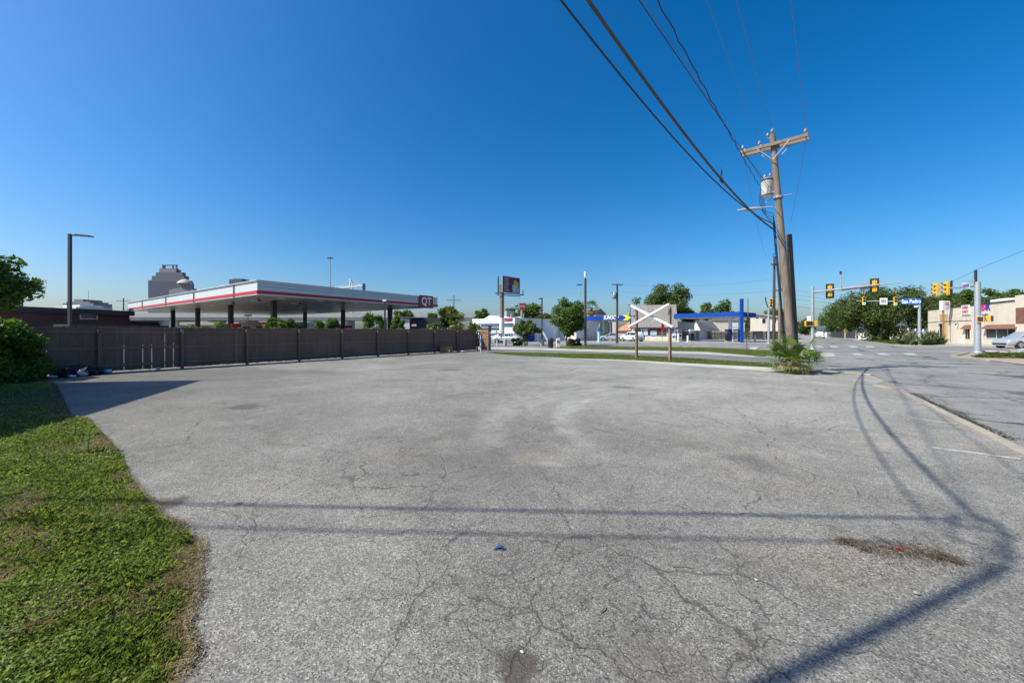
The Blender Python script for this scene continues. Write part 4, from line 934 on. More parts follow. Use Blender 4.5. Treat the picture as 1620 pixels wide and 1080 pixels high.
# right signal, arm pointing away
dR = 30.5; S3 = Vector(D(1546.5,dR)); s3 = thing('traffic_signal', 'thick grey signal pole with yellow heads standing before the beige shop', 'traffic signal', S3)
z3 = Z(446,dR)
b = MB(); b.lathe([(0.30,0),(0.30,0.06),(0.21,0.1)],16); b.tube([(0,0,0),(0,0,z3)],[0.205,0.175],16); b.lathe([(0.175,z3),(0,z3+0.05)],16); b.lathe([(0.2,1.42),(0.212,1.44),(0.2,1.47)],16); b.build('pole', M['steel'], s3)
b = MB(); b.tube([(-0.1,0,z3-0.1),(-0.1,0,Z(427,dR))],0.085,10); b.build('mast_top', M['black'], s3)
b = MB(); b.cbox(-0.42,-0.18,-0.15,0.1,z3-0.05,z3+0.25,0.03); b.build('camera_box', M['galv'], s3)
ar = [Vector((*(Vector(D(px,d))-S3),Z(py,d))) for px,py,d in ((1546,452,30.5),(1501,456,35.6),(1484,457,37.9))]
b = MB(); b.tube(ar,[0.1,0.075,0.06],10); b.build('arm', M['steel'], s3)
signal_head(s3, ar[1]+Vector((-0.15,-0.15,0)), -math.pi/2+0.35, None, False, 1.12); signal_head(s3, ar[2]+Vector((-0.15,-0.15,-0.05)), -math.pi/2+0.35, None, False, 1.12)
b = MB(); b.box(0.05,0.065,-0.34,0.34,-0.7,0.7,0,Matrix.Translation(ar[1]+Vector((0.1,0,0)))); b.build('backplate', M['black'], s3)
q0, q1 = (Vector((*(Vector(D(px,d))-S3),Z(452,d))) for px,d in ((1525,32.6),(1537,31.4)))
sn = board(s3,'street_name_sign',q0,q1,-0.24,0.24,M['white'],Vector((-0.1,-0.1,0))); 
b = MB(); mm = (q0+q1)/2+Vector((-0.135,-0.135,0)); dq = (q1-q0); aq = math.atan2(dq.y,dq.x); b.box(-dq.length*0.42,dq.length*0.42,-0.012,-0.004,-0.12,0.13,0,Matrix.Translation(mm)@Matrix.Rotation(aq,4,'Z')); b.build('purple_panel', M['purple'], sn)
ped_head(s3, Vector((0.72*RX,0.72*RY,Z(504,dR)))+Vector((-0.2*FX,-0.2*FY,0)), TH+0.5, 0.80)
ped_head(s3, Vector((-0.08*RX,-0.08*RY,Z(505,dR)))+Vector((-0.28*FX,-0.28*FY,0)), TH-1.1, 0.40)
# signal by the gas station
dG = 55; S4 = Vector(D(1216,dG)); s4 = thing('traffic_signal', 'slim grey signal pole with one yellow head left of the dark far pole', 'traffic signal', S4)
b = MB(); b.lathe([(0.26,0),(0.2,0.1)],12); b.tube([(0,0,0),(0,0,Z(487,dG))],[0.16,0.13],12); b.build('pole', M['steel'], s4)
b = MB(); b.tube([(0,0,Z(489,dG)),(-0.4*RX,-0.4*RY,Z(476,dG)),(-0.45*RX,-0.45*RY,Z(470,dG))],0.07,8); b.build('camera_mast', M['dark_metal'], s4)
b = MB(); q = Vector((0.3*RX,0.3*RY,Z(479,dG))); b.tube([(0,0,Z(484,dG)),q],0.05,6); b.build('arm', M['steel'], s4); signal_head(s4, q+Vector((0.1*RX,0.1*RY,0)), TH-0.7, None, False, 1.1)

# ------------------------------------------------------------------ lamp posts, masts, crane, billboard
def lamp_post(label, px, d, ytop, ybase_z, arm_px, rz=None, r=0.09, base=False):
    t = thing('lamp_post', label, 'lamp post', D(px,d), 0, TH); h = Z(ytop,d); L = arm_px/F*d
    b = MB(); b.box(-r,r,-r,r,0.4 if base else 0,h); b.build('pole', M['dark_metal'], t)
    b = MB(); b.box(min(0,L*0.35),max(0,L*0.35),-0.05,0.05,h-0.14,h-0.06); s = 1 if L > 0 else -1
    b.xz([(L*0.35,h-0.13),(L,h-0.20),(L,h-0.13),(L*0.35,h-0.03)] if s > 0 else [(L,h-0.20),(L*0.35,h-0.13),(L*0.35,h-0.03),(L,h-0.13)], -0.18, 0.18); b.build('lamp_head', M['dark_metal'], t)
    if base: b = MB(); b.cyl(0,0,-0.02,0.75,0.28,0.28,14); b.build('footing', M['concrete'], t)
lamp_post('tall dark lamp post with one arm behind the left fence', 110.5, 26, 370, 0, 34, r=0.075)
lamp_post('thin dark lamp post on a concrete footing before the white building', 857.5, 45.5, 471, 0, -5.5, r=0.07, base=True)
t = thing('camera_mast', 'thin dark mast with white top before the right part of the canopy', 'mast', D(609,37), 0, TH)
b = MB(); b.box(-0.065,0.065,-0.065,0.065,0,Z(477,37)); b.build('pole', M['dark_metal'], t); b = MB(); b.cbox(-0.2,0.16,-0.13,0.13,Z(477,37),Z(474,37),0.03); b.build('camera_box', M['white'], t)
for px, d, yt, lb in ((522.5,230,408,'tall stadium style light mast rising behind the canopy'),(917,330,450,'far thin light mast between round tree and antenna pole')):
    t = thing('light_mast', lb, 'light mast', D(px,d), 0, TH, 'high light masts'); h = Z(yt,d); s = d/230
    b = MB(); b.tube([(0,0,0),(0,0,h)],[0.45*s,0.22*s],8); b.build('pole', M['steel'], t)
    for q in (-1.3,-0.45,0.45,1.3): b = MB(); b.box(q*s-0.3*s,q*s+0.3*s,-0.4*s,0.4*s,h-0.1*s-0.35*s*abs(q)/1.3,h+0.4*s-0.2*s*abs(q)); b.tube([(0,0,h-0.6*s),(q*s,0,h)],0.08*s,5); b.build('floodlight', M['dark_metal'], t)
t = thing('tower_crane', 'white tower crane top visible over the canopy roof', 'crane', D(556,420), 0, TH)
zj = Z(456,420); k = 420/F
b = MB(); b.box(-1.2,1.2,-1.2,1.2,0,zj); b.build('mast', M['white'], t)
b = MB()
for q in (-1,1): b.tube([(-27*k,q*0.8,zj-0.5),(0,q*0.8,zj+1.0),(18*k,q*0.8,zj+2.5)],0.55,6)
for j in range(14): x = -27*k+j*3.2*k; zz = zj-0.5+(x+27*k)/(45*k)*3; b.tube([(x,0,zz),(x+1.6*k,0,zz+2.4),(x+3.2*k,0,zz+0.2)],0.3,5)
b.build('jib', M['white'], t)
b = MB(); b.tube([(-2,0,zj),(-1.0,0,zj+10)],0.7,6); b.tube([(2,0,zj),(-1.0,0,zj+10)],0.7,6); b.tube([(-1,0,zj+10),(18*k,0,zj+3)],0.2,5); b.tube([(-1,0,zj+10),(-22*k,0,zj+0.5)],0.2,5); b.build('apex', M['white'], t)
b = MB(); b.box(18.5*k,21*k,-2,2,zj-2.0,zj+5.0); b.build('counterweight', M['dark_metal'], t)

dB = 62; t = thing('billboard', 'two sided billboard on a tall brown pole above the white building', 'billboard', D(794,dB), 0, TH)
b = MB(); b.tube([(0,0,0),(0,0,3.9)],0.42,14,1); b.tube([(0,0,3.9),(0,0,Z(450,dB))],0.36,14,0); b.build('pole', [M['pole'],M['white']], t)
k = dB/F; zb0, zb1 = Z(462.5,dB), Z(436.5,dB)
def panel(x0,y0,x1,y1):
    a, c = Vector((x0,y0)), Vector((x1,y1)); u = (c-a); rz = math.atan2(u.y,u.x); return Matrix.Translation((x0,y0,0))@Matrix.Rotation(rz,4,'Z'), u.length
Mp, Lp = panel(0.1,-0.5,29*k,2.4)
b = MB(); b.box(0,Lp,0,0.15,zb0,zb1,0,Mp); pn = b.build('frame', M['galv'], t)
b = MB(); b.box(0.12,Lp-0.12,-0.03,-0.002,zb0+0.12,zb1-0.12,0,Mp); poster = b.build('poster', P('poster_maroon',(0.10,0.018,0.035),0.6), pn)
b = MB()
rr = random.Random(4)
for j in range(6): y = zb1-0.45-j*0.36; b.box(0.35,0.35+rr.uniform(0.9,1.5),-0.04,-0.031,y-0.1,y+0.1,0,Mp)
b.build('text_block', M['galv'], pn)
b = MB(); b.lathe([(0,0),(0.45,0.0)],14,0,Mp@Matrix.Translation((Lp*0.72,-0.045,zb1-0.95))@Matrix.Rotation(math.pi/2,4,'X')); b.box(Lp*0.62,Lp*0.9,-0.044,-0.032,zb1-1.7,zb1-0.75,0,Mp); b.build('yellow_shape', P('poster_gold',(0.5,0.33,0.06),0.6), pn)
b = MB(); b.box(Lp*0.55,Lp*0.80,-0.052,-0.046,zb0+0.15,zb0+1.35,0,Mp); b.box(Lp*0.82,Lp*0.93,-0.052,-0.046,zb0+0.15,zb0+0.9,0,Mp); b.build('pale_shape', P('poster_pale',(0.42,0.46,0.5),0.6), pn)
Mq, Lq = panel(-1.6*k,1.0,-0.1,5.0); b = MB(); b.box(0,4.0,0.0,0.15,zb0,zb1-0.05,0,Matrix.Translation((-0.45,-0.3,0))@Matrix.Rotation(math.pi*0.52,4,'Z')); b.build('back_panel', M['dark_metal'], t)
b = MB(); b.tube([(-10*k,-0.4,zb0-0.15),(0,-0.6,zb0-0.2),(35*k,2.2,zb0-0.2)],0.09,6); b.tube([(-8*k,0.4,zb0-0.35),(0,0.4,zb0-0.4),(30*k,2.6,zb0-0.4)],0.07,6)
b.tube([(33*k,2.2,zb0-0.2),(33*k,2.2,zb0+0.6),(35*k,2.3,zb0+0.6),(35*k,2.2,zb0-0.2)],0.04,5); b.build('catwalk', M['dark_metal'], t)

dA = 44; t = thing('antenna_pole', 'dark tall pole with white antenna cylinder on its tip', 'pole', D(926,dA), 0, TH)
b = MB(); b.tube([(0,0,0),(0,0,Z(440,dA))],[0.155,0.13],12); b.build('shaft', M['pole_dark'], t); b = MB(); b.tube([(0,0,Z(440,dA)),(0,0,Z(438,dA))],0.06,8); b.tube([(0,0,Z(438,dA)),(0,0,Z(429.5,dA))],0.13,12); b.build('antenna', M['white'], t)
b = MB(); b.cbox(0.1,0.35,-0.15,0.15,Z(523,dA),Z(519,dA),0.02); b.build('meter_box', M['galv'], t)
t = thing('roadside_sign', 'small red lettered sign on a pale pole before the far trees', 'sign', D(825,80), 0, TH)
k = 80/F; b = MB(); b.tube([(0,0,0),(0,0,Z(489,80))],0.2,8); b.tube([(0.4,0,0),(0.4,0,Z(496,80))],0.14,8); b.build('pole', M['galv'], t); b = MB(); b.box(-4.5*k,-2.8*k,-0.2,0.3,Z(489.5,80),Z(479.5,80),1); b.box(-2.8*k,7*k,-0.2,0.2,Z(489.5,80),Z(479.5,80)); sgn = b.build('sign_board', [M['dark_red'],M['galv']], t)
b = MB(); 
for j in range(5): b.box(-1.8*k+j*1.55*k,-0.7*k+j*1.55*k,-0.24,-0.21,Z(486,80),Z(483,80))
b.build('lettering', M['galv'], sgn)

# ------------------------------------------------------------------ generic car
def car(name, label, p, rz, paint, kind='suv', group=None):
    t = thing(name, label, 'car', p, 0, rz, group)
    if kind == 'suv': xs = [(-2.3,0.62,0.80,0.80),(-2.25,0.95,1.05,1.05),(-2.05,0.98,1.40,1.40),(-1.75,0.99,1.60,1.60),(-0.4,0.99,1.68,1.68),(0.3,0.98,1.64,1.64),(1.15,0.98,1.04,1.04),(1.7,0.93,0.98,0.98),(2.1,0.82,0.88,0.88),(2.3,0.62,0.70,0.70)]; Lw = 1.36; wr = 0.35
    else: xs = [(-2.3,0.60,0.78,0.78),(-2.2,0.88,0.98,0.98),(-1.7,0.92,1.02,1.02),(-1.1,0.93,1.38,1.38),(-0.4,0.93,1.46,1.46),(0.25,0.92,1.42,1.42),(1.05,0.90,0.96,0.96),(1.7,0.84,0.88,0.88),(2.1,0.72,0.78,0.78),(2.3,0.52,0.62,0.62)]; Lw = 1.36; wr = 0.32
    b = MB(); rings = []
    for i,(x,zbelt,zt_,_) in enumerate(xs):
        e = 0.82 if i in (0,len(xs)-1) else (0.94 if i in (1,len(xs)-2) else 1.0); hw = 0.91*e
        gh = zt_-zbelt > 0.2; wt = 0.66 if gh else hw*0.90
        pts = [(hw*0.88,0.24),(hw*0.98,0.36),(hw,0.62),(hw*0.985,zbelt-0.04),(hw*0.95,zbelt),(wt,zt_-0.05),(wt*0.8,zt_)]
        ring = [Vector((x,-y,z)) for y,z in pts]+[Vector((x,y,z)) for y,z in pts[::-1]]; rings.append(ring)
    n = 14; vs = [q for r in rings for q in r]; fs = [(i*n+j,i*n+(j+1)%n,(i+1)*n+(j+1)%n,(i+1)*n+j) for i in range(len(xs)-1) for j in range(n)]
    fs = [tuple(reversed(f)) for f in fs]
    b.add(vs,fs,0,True); b.add(rings[0],[tuple(range(n))]); b.add(rings[-1],[tuple(range(n-1,-1,-1))]); bo = b.build('body', M[paint], t)
    bm = bmesh.new(); bm.from_mesh(bo.data); bmesh.ops.recalc_face_normals(bm, faces=bm.faces); bm.to_mesh(bo.data); bm.free()
    i0 = 2 if kind == 'suv' else 3; i1 = 5
    for s in (-1,1):
        b = MB()
        for i in range(i0, i1):
            def gp(i, f):
                r = rings[i]; a, c = (r[4],r[5]) if s < 0 else (r[9],r[8]); q = a.lerp(c,f); q.y += s*0.012; return q
            a0, a1 = gp(i,0.12), gp(i+1,0.12); c0, c1 = gp(i,0.9), gp(i+1,0.9); g = 0.04
            b.add([a0.lerp(a1,g),a1.lerp(a0,g),c1.lerp(c0,g),c0.lerp(c1,g)],[(0,1,2,3) if s < 0 else (3,2,1,0)])
        r0, r1 = rings[5], rings[6]; q = (lambda a,f: a+Vector((0,s*0.012,0)))
        A_ = (r0[4] if s<0 else r0[9]); B_ = (r0[5] if s<0 else r0[8]); C_ = (r1[4] if s<0 else r1[9])
        b.add([q(A_.lerp(B_,0.12),0),q(A_.lerp(C_,0.75),0)+Vector((0,0,0.03)),q(B_.lerp(C_,0.15),0)-Vector((0,0,0.05))],[(0,1,2) if s<0 else (2,1,0)]); b.build('side_window', M['car_glass'], t)
    up = Vector((0.02,0,0.012)); r0, r1 = rings[5], rings[6]
    b = MB(); b.add([r1[5].lerp(r0[5],0.12)+up,r1[8].lerp(r0[8],0.12)+up,r0[8].lerp(r1[8],0.08)+up,r0[5].lerp(r1[5],0.08)+up],[(0,1,2,3)]); b.build('windscreen', M['car_glass'], t)
    i = 1 if kind == 'suv' else 2; r0, r1 = rings[i], rings[i+1]; up = Vector((-0.02,0,0.012))
    b = MB(); b.add([r0[5].lerp(r1[5],0.2)+up,r1[5].lerp(r0[5],0.1)+up,r1[8].lerp(r0[8],0.1)+up,r0[8].lerp(r1[8],0.2)+up],[(0,1,2,3)]); b.build('rear_window', M['car_glass'], t)
    for sx in (-Lw,Lw):
        for s in (-1,1):
            Mw = Matrix.Translation((sx,s*0.82,wr))@Matrix.Rotation(-s*math.pi/2,4,'X')
            b = MB(); b.lathe([(0,-0.1),(wr*1.18,-0.1),(wr*1.18,0.085),(wr*1.02,0.09)],20,0,Mw); b.build('wheel_arch', M['black'], t)
            wh = MB(); wh.lathe([(wr*0.62,0.12),(wr*0.9,0.125),(wr,0.1),(wr,-0.1)],20,0,Mw); wo_ = wh.build('wheel', M['tyre'], t)
            r = MB(); r.lathe([(0,0.09),(wr*0.15,0.10),(wr*0.2,0.09)],16,0,Mw); r.lathe([(wr*0.52,0.10),(wr*0.62,0.123),(wr*0.66,0.12)],20,0,Mw)
            for kk in range(5):
                a = 2*math.pi*kk/5; c_, s_ = math.cos(a), math.sin(a); dx_, dy_ = -s_*0.035, c_*0.035
                r.add([Mw@Vector((c_*wr*0.1+dx_,s_*wr*0.1+dy_,0.1)),Mw@Vector((c_*wr*0.1-dx_,s_*wr*0.1-dy_,0.1)),Mw@Vector((c_*wr*0.56-dx_*1.2,s_*wr*0.56-dy_*1.2,0.11)),Mw@Vector((c_*wr*0.56+dx_*1.2,s_*wr*0.56+dy_*1.2,0.11))],[(0,1,2,3)])
            r.build('rim', M['rim'], wo_)
    for s in (-1,1):
        b = MB(); b.box(2.02,2.2,s*0.62-0.16,s*0.62+0.16,0.66,0.78,0,Matrix.Rotation(0,4,'Z')); b.build('headlight', M['lamp'], t)
        b = MB(); b.box(-2.31,-2.2,s*0.68-0.14,s*0.68+0.14,0.78,0.98); b.build('tail_light', M['tail'], t)
        b = MB(); b.cbox(0.75,0.92,s*0.99-0.1,s*0.99+0.1,1.0,1.14,0.03); b.build('mirror', M[paint], t)
    b = MB(); b.box(2.2,2.33,-0.6,0.6,0.34,0.50); b.build('grille', M['black'], t)
    b = MB(); b.box(-2.34,-2.26,-0.7,0.7,0.3,0.42); b.box(-2.335,-2.30,-0.26,0.26,0.6,0.72); b.build('rear_trim', M['black'], t)
    return t
# silver car entering at the right edge, nose to the left
dc = 39.0; nose = Vector(D(1581,dc)); rzc = TH+math.pi-0.10; cc_ = nose+Vector((math.cos(rzc+math.pi),math.sin(rzc+math.pi)))*2.3
car('parked_car', 'silver car with its nose at the right edge by the beige shop', cc_, rzc, 'car_silver', 'suv')
car('parked_car', 'white car seen from behind far up the street', D(1297,100), math.radians(88), 'car_white', 'suv')
car('parked_car', 'silver car behind the dark pole with T crossarm at the fuel station', D(966,70), TH+math.pi*0.93, 'car_silver', 'sedan', 'cars at the blue fuel station')
car('parked_car', 'white car beside the wooden sign post at the fuel station', D(1000,67), TH+math.pi*0.62, 'car_white', 'suv', 'cars at the blue fuel station')
car('parked_car', 'dark car behind the white posts before the white building', D(782,58), TH+math.pi*0.85, 'car_dark', 'sedan', 'cars before the white building')
car('parked_car', 'silver car left of the clipped hedge before the white building', D(803,57), TH+math.pi*0.9, 'car_silver', 'sedan', 'cars before the white building')

# ------------------------------------------------------------------ buildings
def windows(parent, mb_list, front): pass
# dark brick building behind the left fence
fb = Front(38,44,258,58)
bd = thing('brick_building', 'low dark red brick building with black roof behind the left fence', 'building', fb.A, 0, fb.rz)
x1, x2, x3 = fb.x(205), fb.x(257), fb.x(-160)
z_a = Z(489,44)
b = MB(); b.box(x3,x1,0,14,0,z_a-0.35); b.build('wall', M['brick'], bd)
b = MB(); b.box(x1,x2,0.8,12,0,z_a-1.1); b.build('wing', M['brick'], bd)
b = MB(); b.box(x3-0.4,x1+0.3,-0.5,14.4,z_a-0.34,z_a+0.30); b.build('roof', M['roof_dark'], bd)
b = MB(); b.box(x1+0.31,x2+0.5,0.3,12.4,z_a-1.09,z_a-0.95); b.build('wing_roof', M['galv'], bd)
b = MB(); b.box(x2-0.8,x2+0.02,0.6,0.79,0.5,z_a-1.12); b.build('corner_panel', M['black'], bd)
xa, xb = fb.x(114), fb.x(172); b = MB(); b.box(xa,xb,-0.7,3.0,z_a+0.302,z_a+0.55); b.box(xa+0.5,xb-0.8,-0.4,2.5,z_a+0.552,z_a+0.8); b.build('parapet', M['white'], bd)
xa, xb = fb.x(126), fb.x(154); b = MB(); b.box(xa,xb,-0.06,-0.002,fb.z(140,505),fb.z(140,496)); w_ = b.build('window', M['white'], bd); b = MB(); b.box(xa+0.12,xb-0.12,-0.075,-0.062,fb.z(140,505)+0.1,fb.z(140,496)-0.12); b.build('pane', M['glass'], w_)
xa = fb.x(200); b = MB(); b.cbox(xa-0.3,xa+0.3,-0.9,-0.3,z_a+0.31,z_a+0.7,0.05); b.build('roof_vent', M['galv'], bd)
b = MB(); b.tube([(fb.x(106),-0.2,z_a+0.3),(fb.x(106),-0.2,z_a+1.0)],0.12,8); b.build('flue', M['black'], bd)
b = MB(); b.box(fb.x(60),fb.x(220),-5.5,-2.5,2.2,2.5); b.build('lean_to_roof', M['roof_dark'], bd)

# downtown towers (about a kilometre off)
def tower_block(t, name, x0, x1, y0, y1, z0, z1, mat='tower', floors=None):
    b = MB(); b.box(x0,x1,y0,y1,z0,z1); o = b.build(name, M[mat], t)
    return o
d0 = 900; k = d0/F
t = thing('office_tower', 'tall stepped grey purple office tower on the skyline', 'tower', D(266,d0), 0, TH)
for j, (xa, xb, yt, yb) in enumerate(((235,296,443,540),(239.5,291,436,443),(244.5,287,430.5,436),(249,277,424,430.5),(278,282,426,430.5))):
    tower_block(t, 'tier', (xa-266)*k, (xb-266)*k, -1+2*j, 16-2*j, max(0,Z(yb,d0)), Z(yt,d0), 'tower')
b = MB()
for z in np.arange(4, Z(444,d0), 4.2): b.box(-30.9*k,29.9*k,-1.3,-1.02,z,z+1.7)
b.build('window_bands', M['tower_glass'], t)
b = MB(); b.box(-16.9*k,10*k,4.6,4.98,Z(430,d0),Z(425,d0)); b.build('sign_band', M['tower_pale'], t)
b = MB(); zc0, zc1 = Z(424,d0)+0.02, Z(418,d0)
for xx in (253,256,269,274.5): b.box((xx-266)*k-1.2,(xx-266)*k+1.2,7,9,zc0,zc1-2)
b.box((252-266)*k,(276-266)*k,6,10,zc1-2,zc1); b.build('crown_frame', M['tower'], t)
d1 = 820; k = d1/F; t = thing('dome_tower', 'paler tower with pointed cap beside the stepped tower', 'tower', D(289,d1), 0, TH)
for j,(xa,xb,yt,yb) in enumerate(((268,306,458,540),(273,304,456,458),(279,301,448,456))): tower_block(t,'tier',(xa-289)*k,(xb-289)*k,-1+2*j,14-2*j,max(0,Z(yb,d1)),Z(yt,d1),'tower_pale')
b = MB(); b.lathe([(11*k,Z(448,d1)),(9.5*k,Z(445.5,d1)),(5*k,Z(442,d1)),(0.5,Z(440.5,d1))],8,0,Matrix.Translation((0,7,0))); b.build('cap', M['tower_roof'], t)
b = MB()
for xx in (281,286,291,297): b.box((xx-289)*k-1,(xx-289)*k+1,2.7,2.98,Z(455,d1),Z(450,d1))
b.build('window_bays', M['tower_glass'], t)
d2 = 700; k = d2/F; t = thing('office_tower', 'small dark glass tower top just over the canopy corner', 'tower', D(380,d2), 0, TH)
tower_block(t,'tier',-10*k,10*k,-12,12,0,Z(443,d2),'tower_glass'); tower_block(t,'roof_plant',-5*k,9*k,-9,9,Z(443,d2)+0.02,Z(441.8,d2),'tower')
b = MB()
for xx in range(-9,10,3): b.box(xx*k-0.5,xx*k+0.5,-12.3,-12.02,0,Z(443,d2))
b.build('mullions', M['tower_pale'], t)
d3 = 520; k = d3/F; t = thing('far_building', 'pale stepped building low on the skyline behind the dark brick roof', 'building', D(140,d3), 0, TH)
for xa,xb,yt,yb in ((116,163,480.5,530),(121,157,478,480.5),(133,147,474.5,478)): tower_block(t,'tier',(xa-140)*k,(xb-140)*k,-12,12,max(0,Z(yb,d3)),Z(yt,d3),'tower_pale')
b = MB(); b.tube([(0,0,Z(474.5,d3)),(0,0,Z(460,d3))],0.25,5); b.build('antenna', M['steel'], t)

# elevated highway seen under the canopy
t = thing('highway_overpass', 'long grey concrete highway overpass seen beneath the fuel canopy', 'overpass', D(480,150), 0, TH)
k = 150/F
b = MB(); b.box(-260*k,280*k,-6,6,Z(507,150),Z(502,150)); b.build('deck', M['grey_conc'], t)
b = MB(); b.box(-260*k,280*k,-6.4,-6.1,Z(503,150),Z(496,150)); b.box(-260*k,280*k,6.1,6.4,Z(503,150),Z(496,150)); b.build('parapet', M['grey_conc'], t)
for x in range(-240,281,52): b = MB(); b.cbox(x*k-0.8,x*k+0.8,-4,4,0,Z(507.2,150),0.2); b.build('pier', M['grey_conc'], t)
fs_ = Front(292,72,480,72)
t = thing('station_store', 'long low beige store behind the pumps under the canopy', 'building', fs_.A, 0, fs_.rz)
b = MB(); b.box(0,fs_.L,0,12,0,Z(514,72)); b.build('wall', M['tan_wall'], t); b = MB(); b.box(-0.4,fs_.L+0.4,-0.6,12.4,Z(514,72)+0.002,Z(509.5,72)); b.build('roof_band', M['grey_conc'], t)
b = MB()
for j in range(9): b.box(1+j*fs_.L/9,0.5+(j+0.75)*fs_.L/9,-0.05,-0.003,0.6,2.6)
b.build('window', M['glass'], t)
b = MB(); b.box(fs_.x(391),fs_.x(402),-0.7,-0.605,Z(500.5,72),Z(498,72)); b.tube([(fs_.x(396),-0.65,Z(509,72)),(fs_.x(396),-0.65,Z(500,72))],0.08,6); b.build('yellow_sign', M['yellow'], t)
# small dark shops behind the right part of the fence
fk = Front(634,70,702,70); t = thing('corner_shop', 'small dark fronted shop with white end wall behind the fence', 'building', fk.A, 0, fk.rz)
b = MB(); b.box(fk.x(634),fk.x(648),0,9,0,Z(504,70)); b.build('end_wall', M['white'], t); b = MB(); b.box(fk.x(648)+.01,fk.x(696),0.3,9,0,Z(502.5,70)); b.build('wall', M['roof_dark'], t)
b = MB(); b.box(fk.x(632),fk.x(668),-0.3,9.3,Z(502.5,70)+.003,Z(501.5,70)); b.build('roof', M['galv'], t)
b = MB(); b.box(fk.x(651),fk.x(658.5),0.1,0.29,Z(516,70),Z(512,70)); b.build('sign_board', M['white'], t); b = MB(); b.box(fk.x(653),fk.x(657),0.1,0.29,Z(511.5,70),Z(507,70)); b.build('red_badge', M['dark_red'], t)

# white flat building with blue base
fw = Front(747,70,815,63); t = thing('white_building', 'long white flat roofed building with bright blue base stripe', 'building', fw.A, 0, fw.rz)
zr = Z(503.5,66.5)
xm = fw.L; b = MB(); b.box(0,xm,0,12,0,zr); b.build('wall', M['white'], t); b = MB(); b.box(1.0,xm+4.0,12.01,24,0,zr-0.25); b.build('rear_wing', M['white'], t)
b = MB(); b.xz([(fw.x(764),zr),(fw.x(772),zr+0.55),(fw.x(774),zr+0.55),(fw.x(786),zr)],0.3,8); b.build('gable', M['white'], t)
b = MB(); b.box(fw.x(793),xm+0.03,-0.05,-0.003,0.05,1.15); b.box(xm+0.003,xm+0.05,0.0,5.0,0.05,1.15); b.build('blue_base', M['blue'], t)
b = MB(); b.box(fw.x(760),fw.x(812),-0.5,-0.003,2.95,3.07); b.build('canopy_edge', M['mid_blue'], t)
b = MB(); b.box(fw.x(757),fw.x(797),-0.06,-0.003,Z(521.5,66),Z(518.5,66)); b.build('dark_sign_band', M['dark_metal'], t)
b = MB()
for j in range(3): b.box(fw.x(798.5),fw.x(811),-0.05,-0.003,Z(508.6-j*1.9,66)-0.03,Z(507.6-j*1.9,66))
b.build('red_lettering', M['dark_red'], t)
b = MB(); b.box(fw.x(804),fw.x(807),-0.05,-0.003,Z(531,66),Z(527,66)); b.build('blue_emblem', M['blue'], t)
b = MB(); b.box(fw.x(757),fw.x(793),-0.04,-0.003,0.3,1.9); b.build('shopfront_glass', M['pale_blue'], t)
for px in (756,761,790): b = MB(); b.tube([(fw.x(px),3,zr),(fw.x(px),3,zr+0.8)],0.15,8); b.build('vent_pipe', M['galv'], t)
b = MB(); b.cbox(fw.x(772),fw.x(777),4,6,zr,zr+1.5,0.05); b.build('roof_unit', M['galv'], t)
b = MB(); b.box(xm+0.003,xm+0.04,7.5,10.5,0.1,2.4); b.build('side_door', M['pale_blue'], t)
fx_ = Front(893,72,926,71); t = thing('annex_building', 'low white annex behind the large round tree and dark antenna pole', 'building', fx_.A, 0, fx_.rz)
b = MB(); b.box(0,fx_.L,0,8,0,Z(519.5,71.5)); b.build('wall', M['white'], t); b = MB(); b.box(-0.2,fx_.L+0.2,-0.2,8.2,Z(519.5,71.5)+.002,Z(518.6,71.5)); b.build('roof', M['galv'], t)
t = thing('play_slide', 'pale curved chute standing right of the thin dark lamp post', 'slide', D(861,56), 0, TH)
b = MB(); b.tube([(-0.9,0,2.0),(-0.5,0,1.9),(0.1,0,1.2),(0.55,0,0.3),(0.7,0,0.15)],0.17,8); b.build('chute', M['white'], t); b = MB(); b.tube([(-0.9,0,0),(-0.9,0,2.0)],0.06,6); b.build('post', M['galv'], t)
# sign posts and small items before it
t = thing('white_sign_frame', 'thin white post pair with dark board beside the fence corner', 'sign', D(775,34), 0, TH)
b = MB(); b.box(-0.09,0.09,-0.06,0.06,0,Z(514,34)); b.build('post', M['galv'], t); b = MB(); b.box(-0.12,0.14,-0.07,-0.062,Z(524,34),Z(515,34)); b.build('board', M['dark_metal'], t)
t = thing('canopy_post', 'thin white post standing right of the grey sign post by the fence', 'post', D(786,44), 0, TH); b = MB(); b.tube([(0,0,0),(0,0,Z(523,44))],0.06,8); b.build('shaft', M['white'], t); b = MB(); b.box(-1.9,0.8,-0.4,0.4,Z(523,44),Z(521.8,44)); b.build('shade_top', M['white'], t)
t = thing('concrete_planter', 'squat concrete bollard before the blue base of the white building', 'bollard', D(799,46)); b = MB(); b.lathe([(0.2,0),(0.22,0.05),(0.2,0.75),(0.12,0.85),(0,0.86)],12); b.build('body', M['concrete'], t)
db = F*EYE/(550-YH); t = thing('litter_bin', 'dark round litter bin on the kerb left of the white notice box', 'bin', D(871,db)); b = MB(); b.lathe([(0.24,0),(0.27,0.05),(0.29,0.8),(0.31,0.82),(0.31,0.88)],16); b.build('body', M['dark_metal'], t); b = MB(); b.lathe([(0.31,0.88),(0.27,0.98),(0.12,1.02),(0.12,0.98),(0,0.97)],16); b.build('lid', M['black'], t)
t = thing('notice_box', 'white upright notice box with red print beside the litter bin', 'notice box', D(883,F*EYE/(549-YH)), 0, TH); b = MB(); b.cbox(-0.2,0.2,-0.15,0.15,0,0.95,0.03); b.build('body', M['white'], t); b = MB(); b.box(-0.13,0.13,-0.16,-0.151,0.45,0.7); b.build('red_print', M['dark_red'], t)

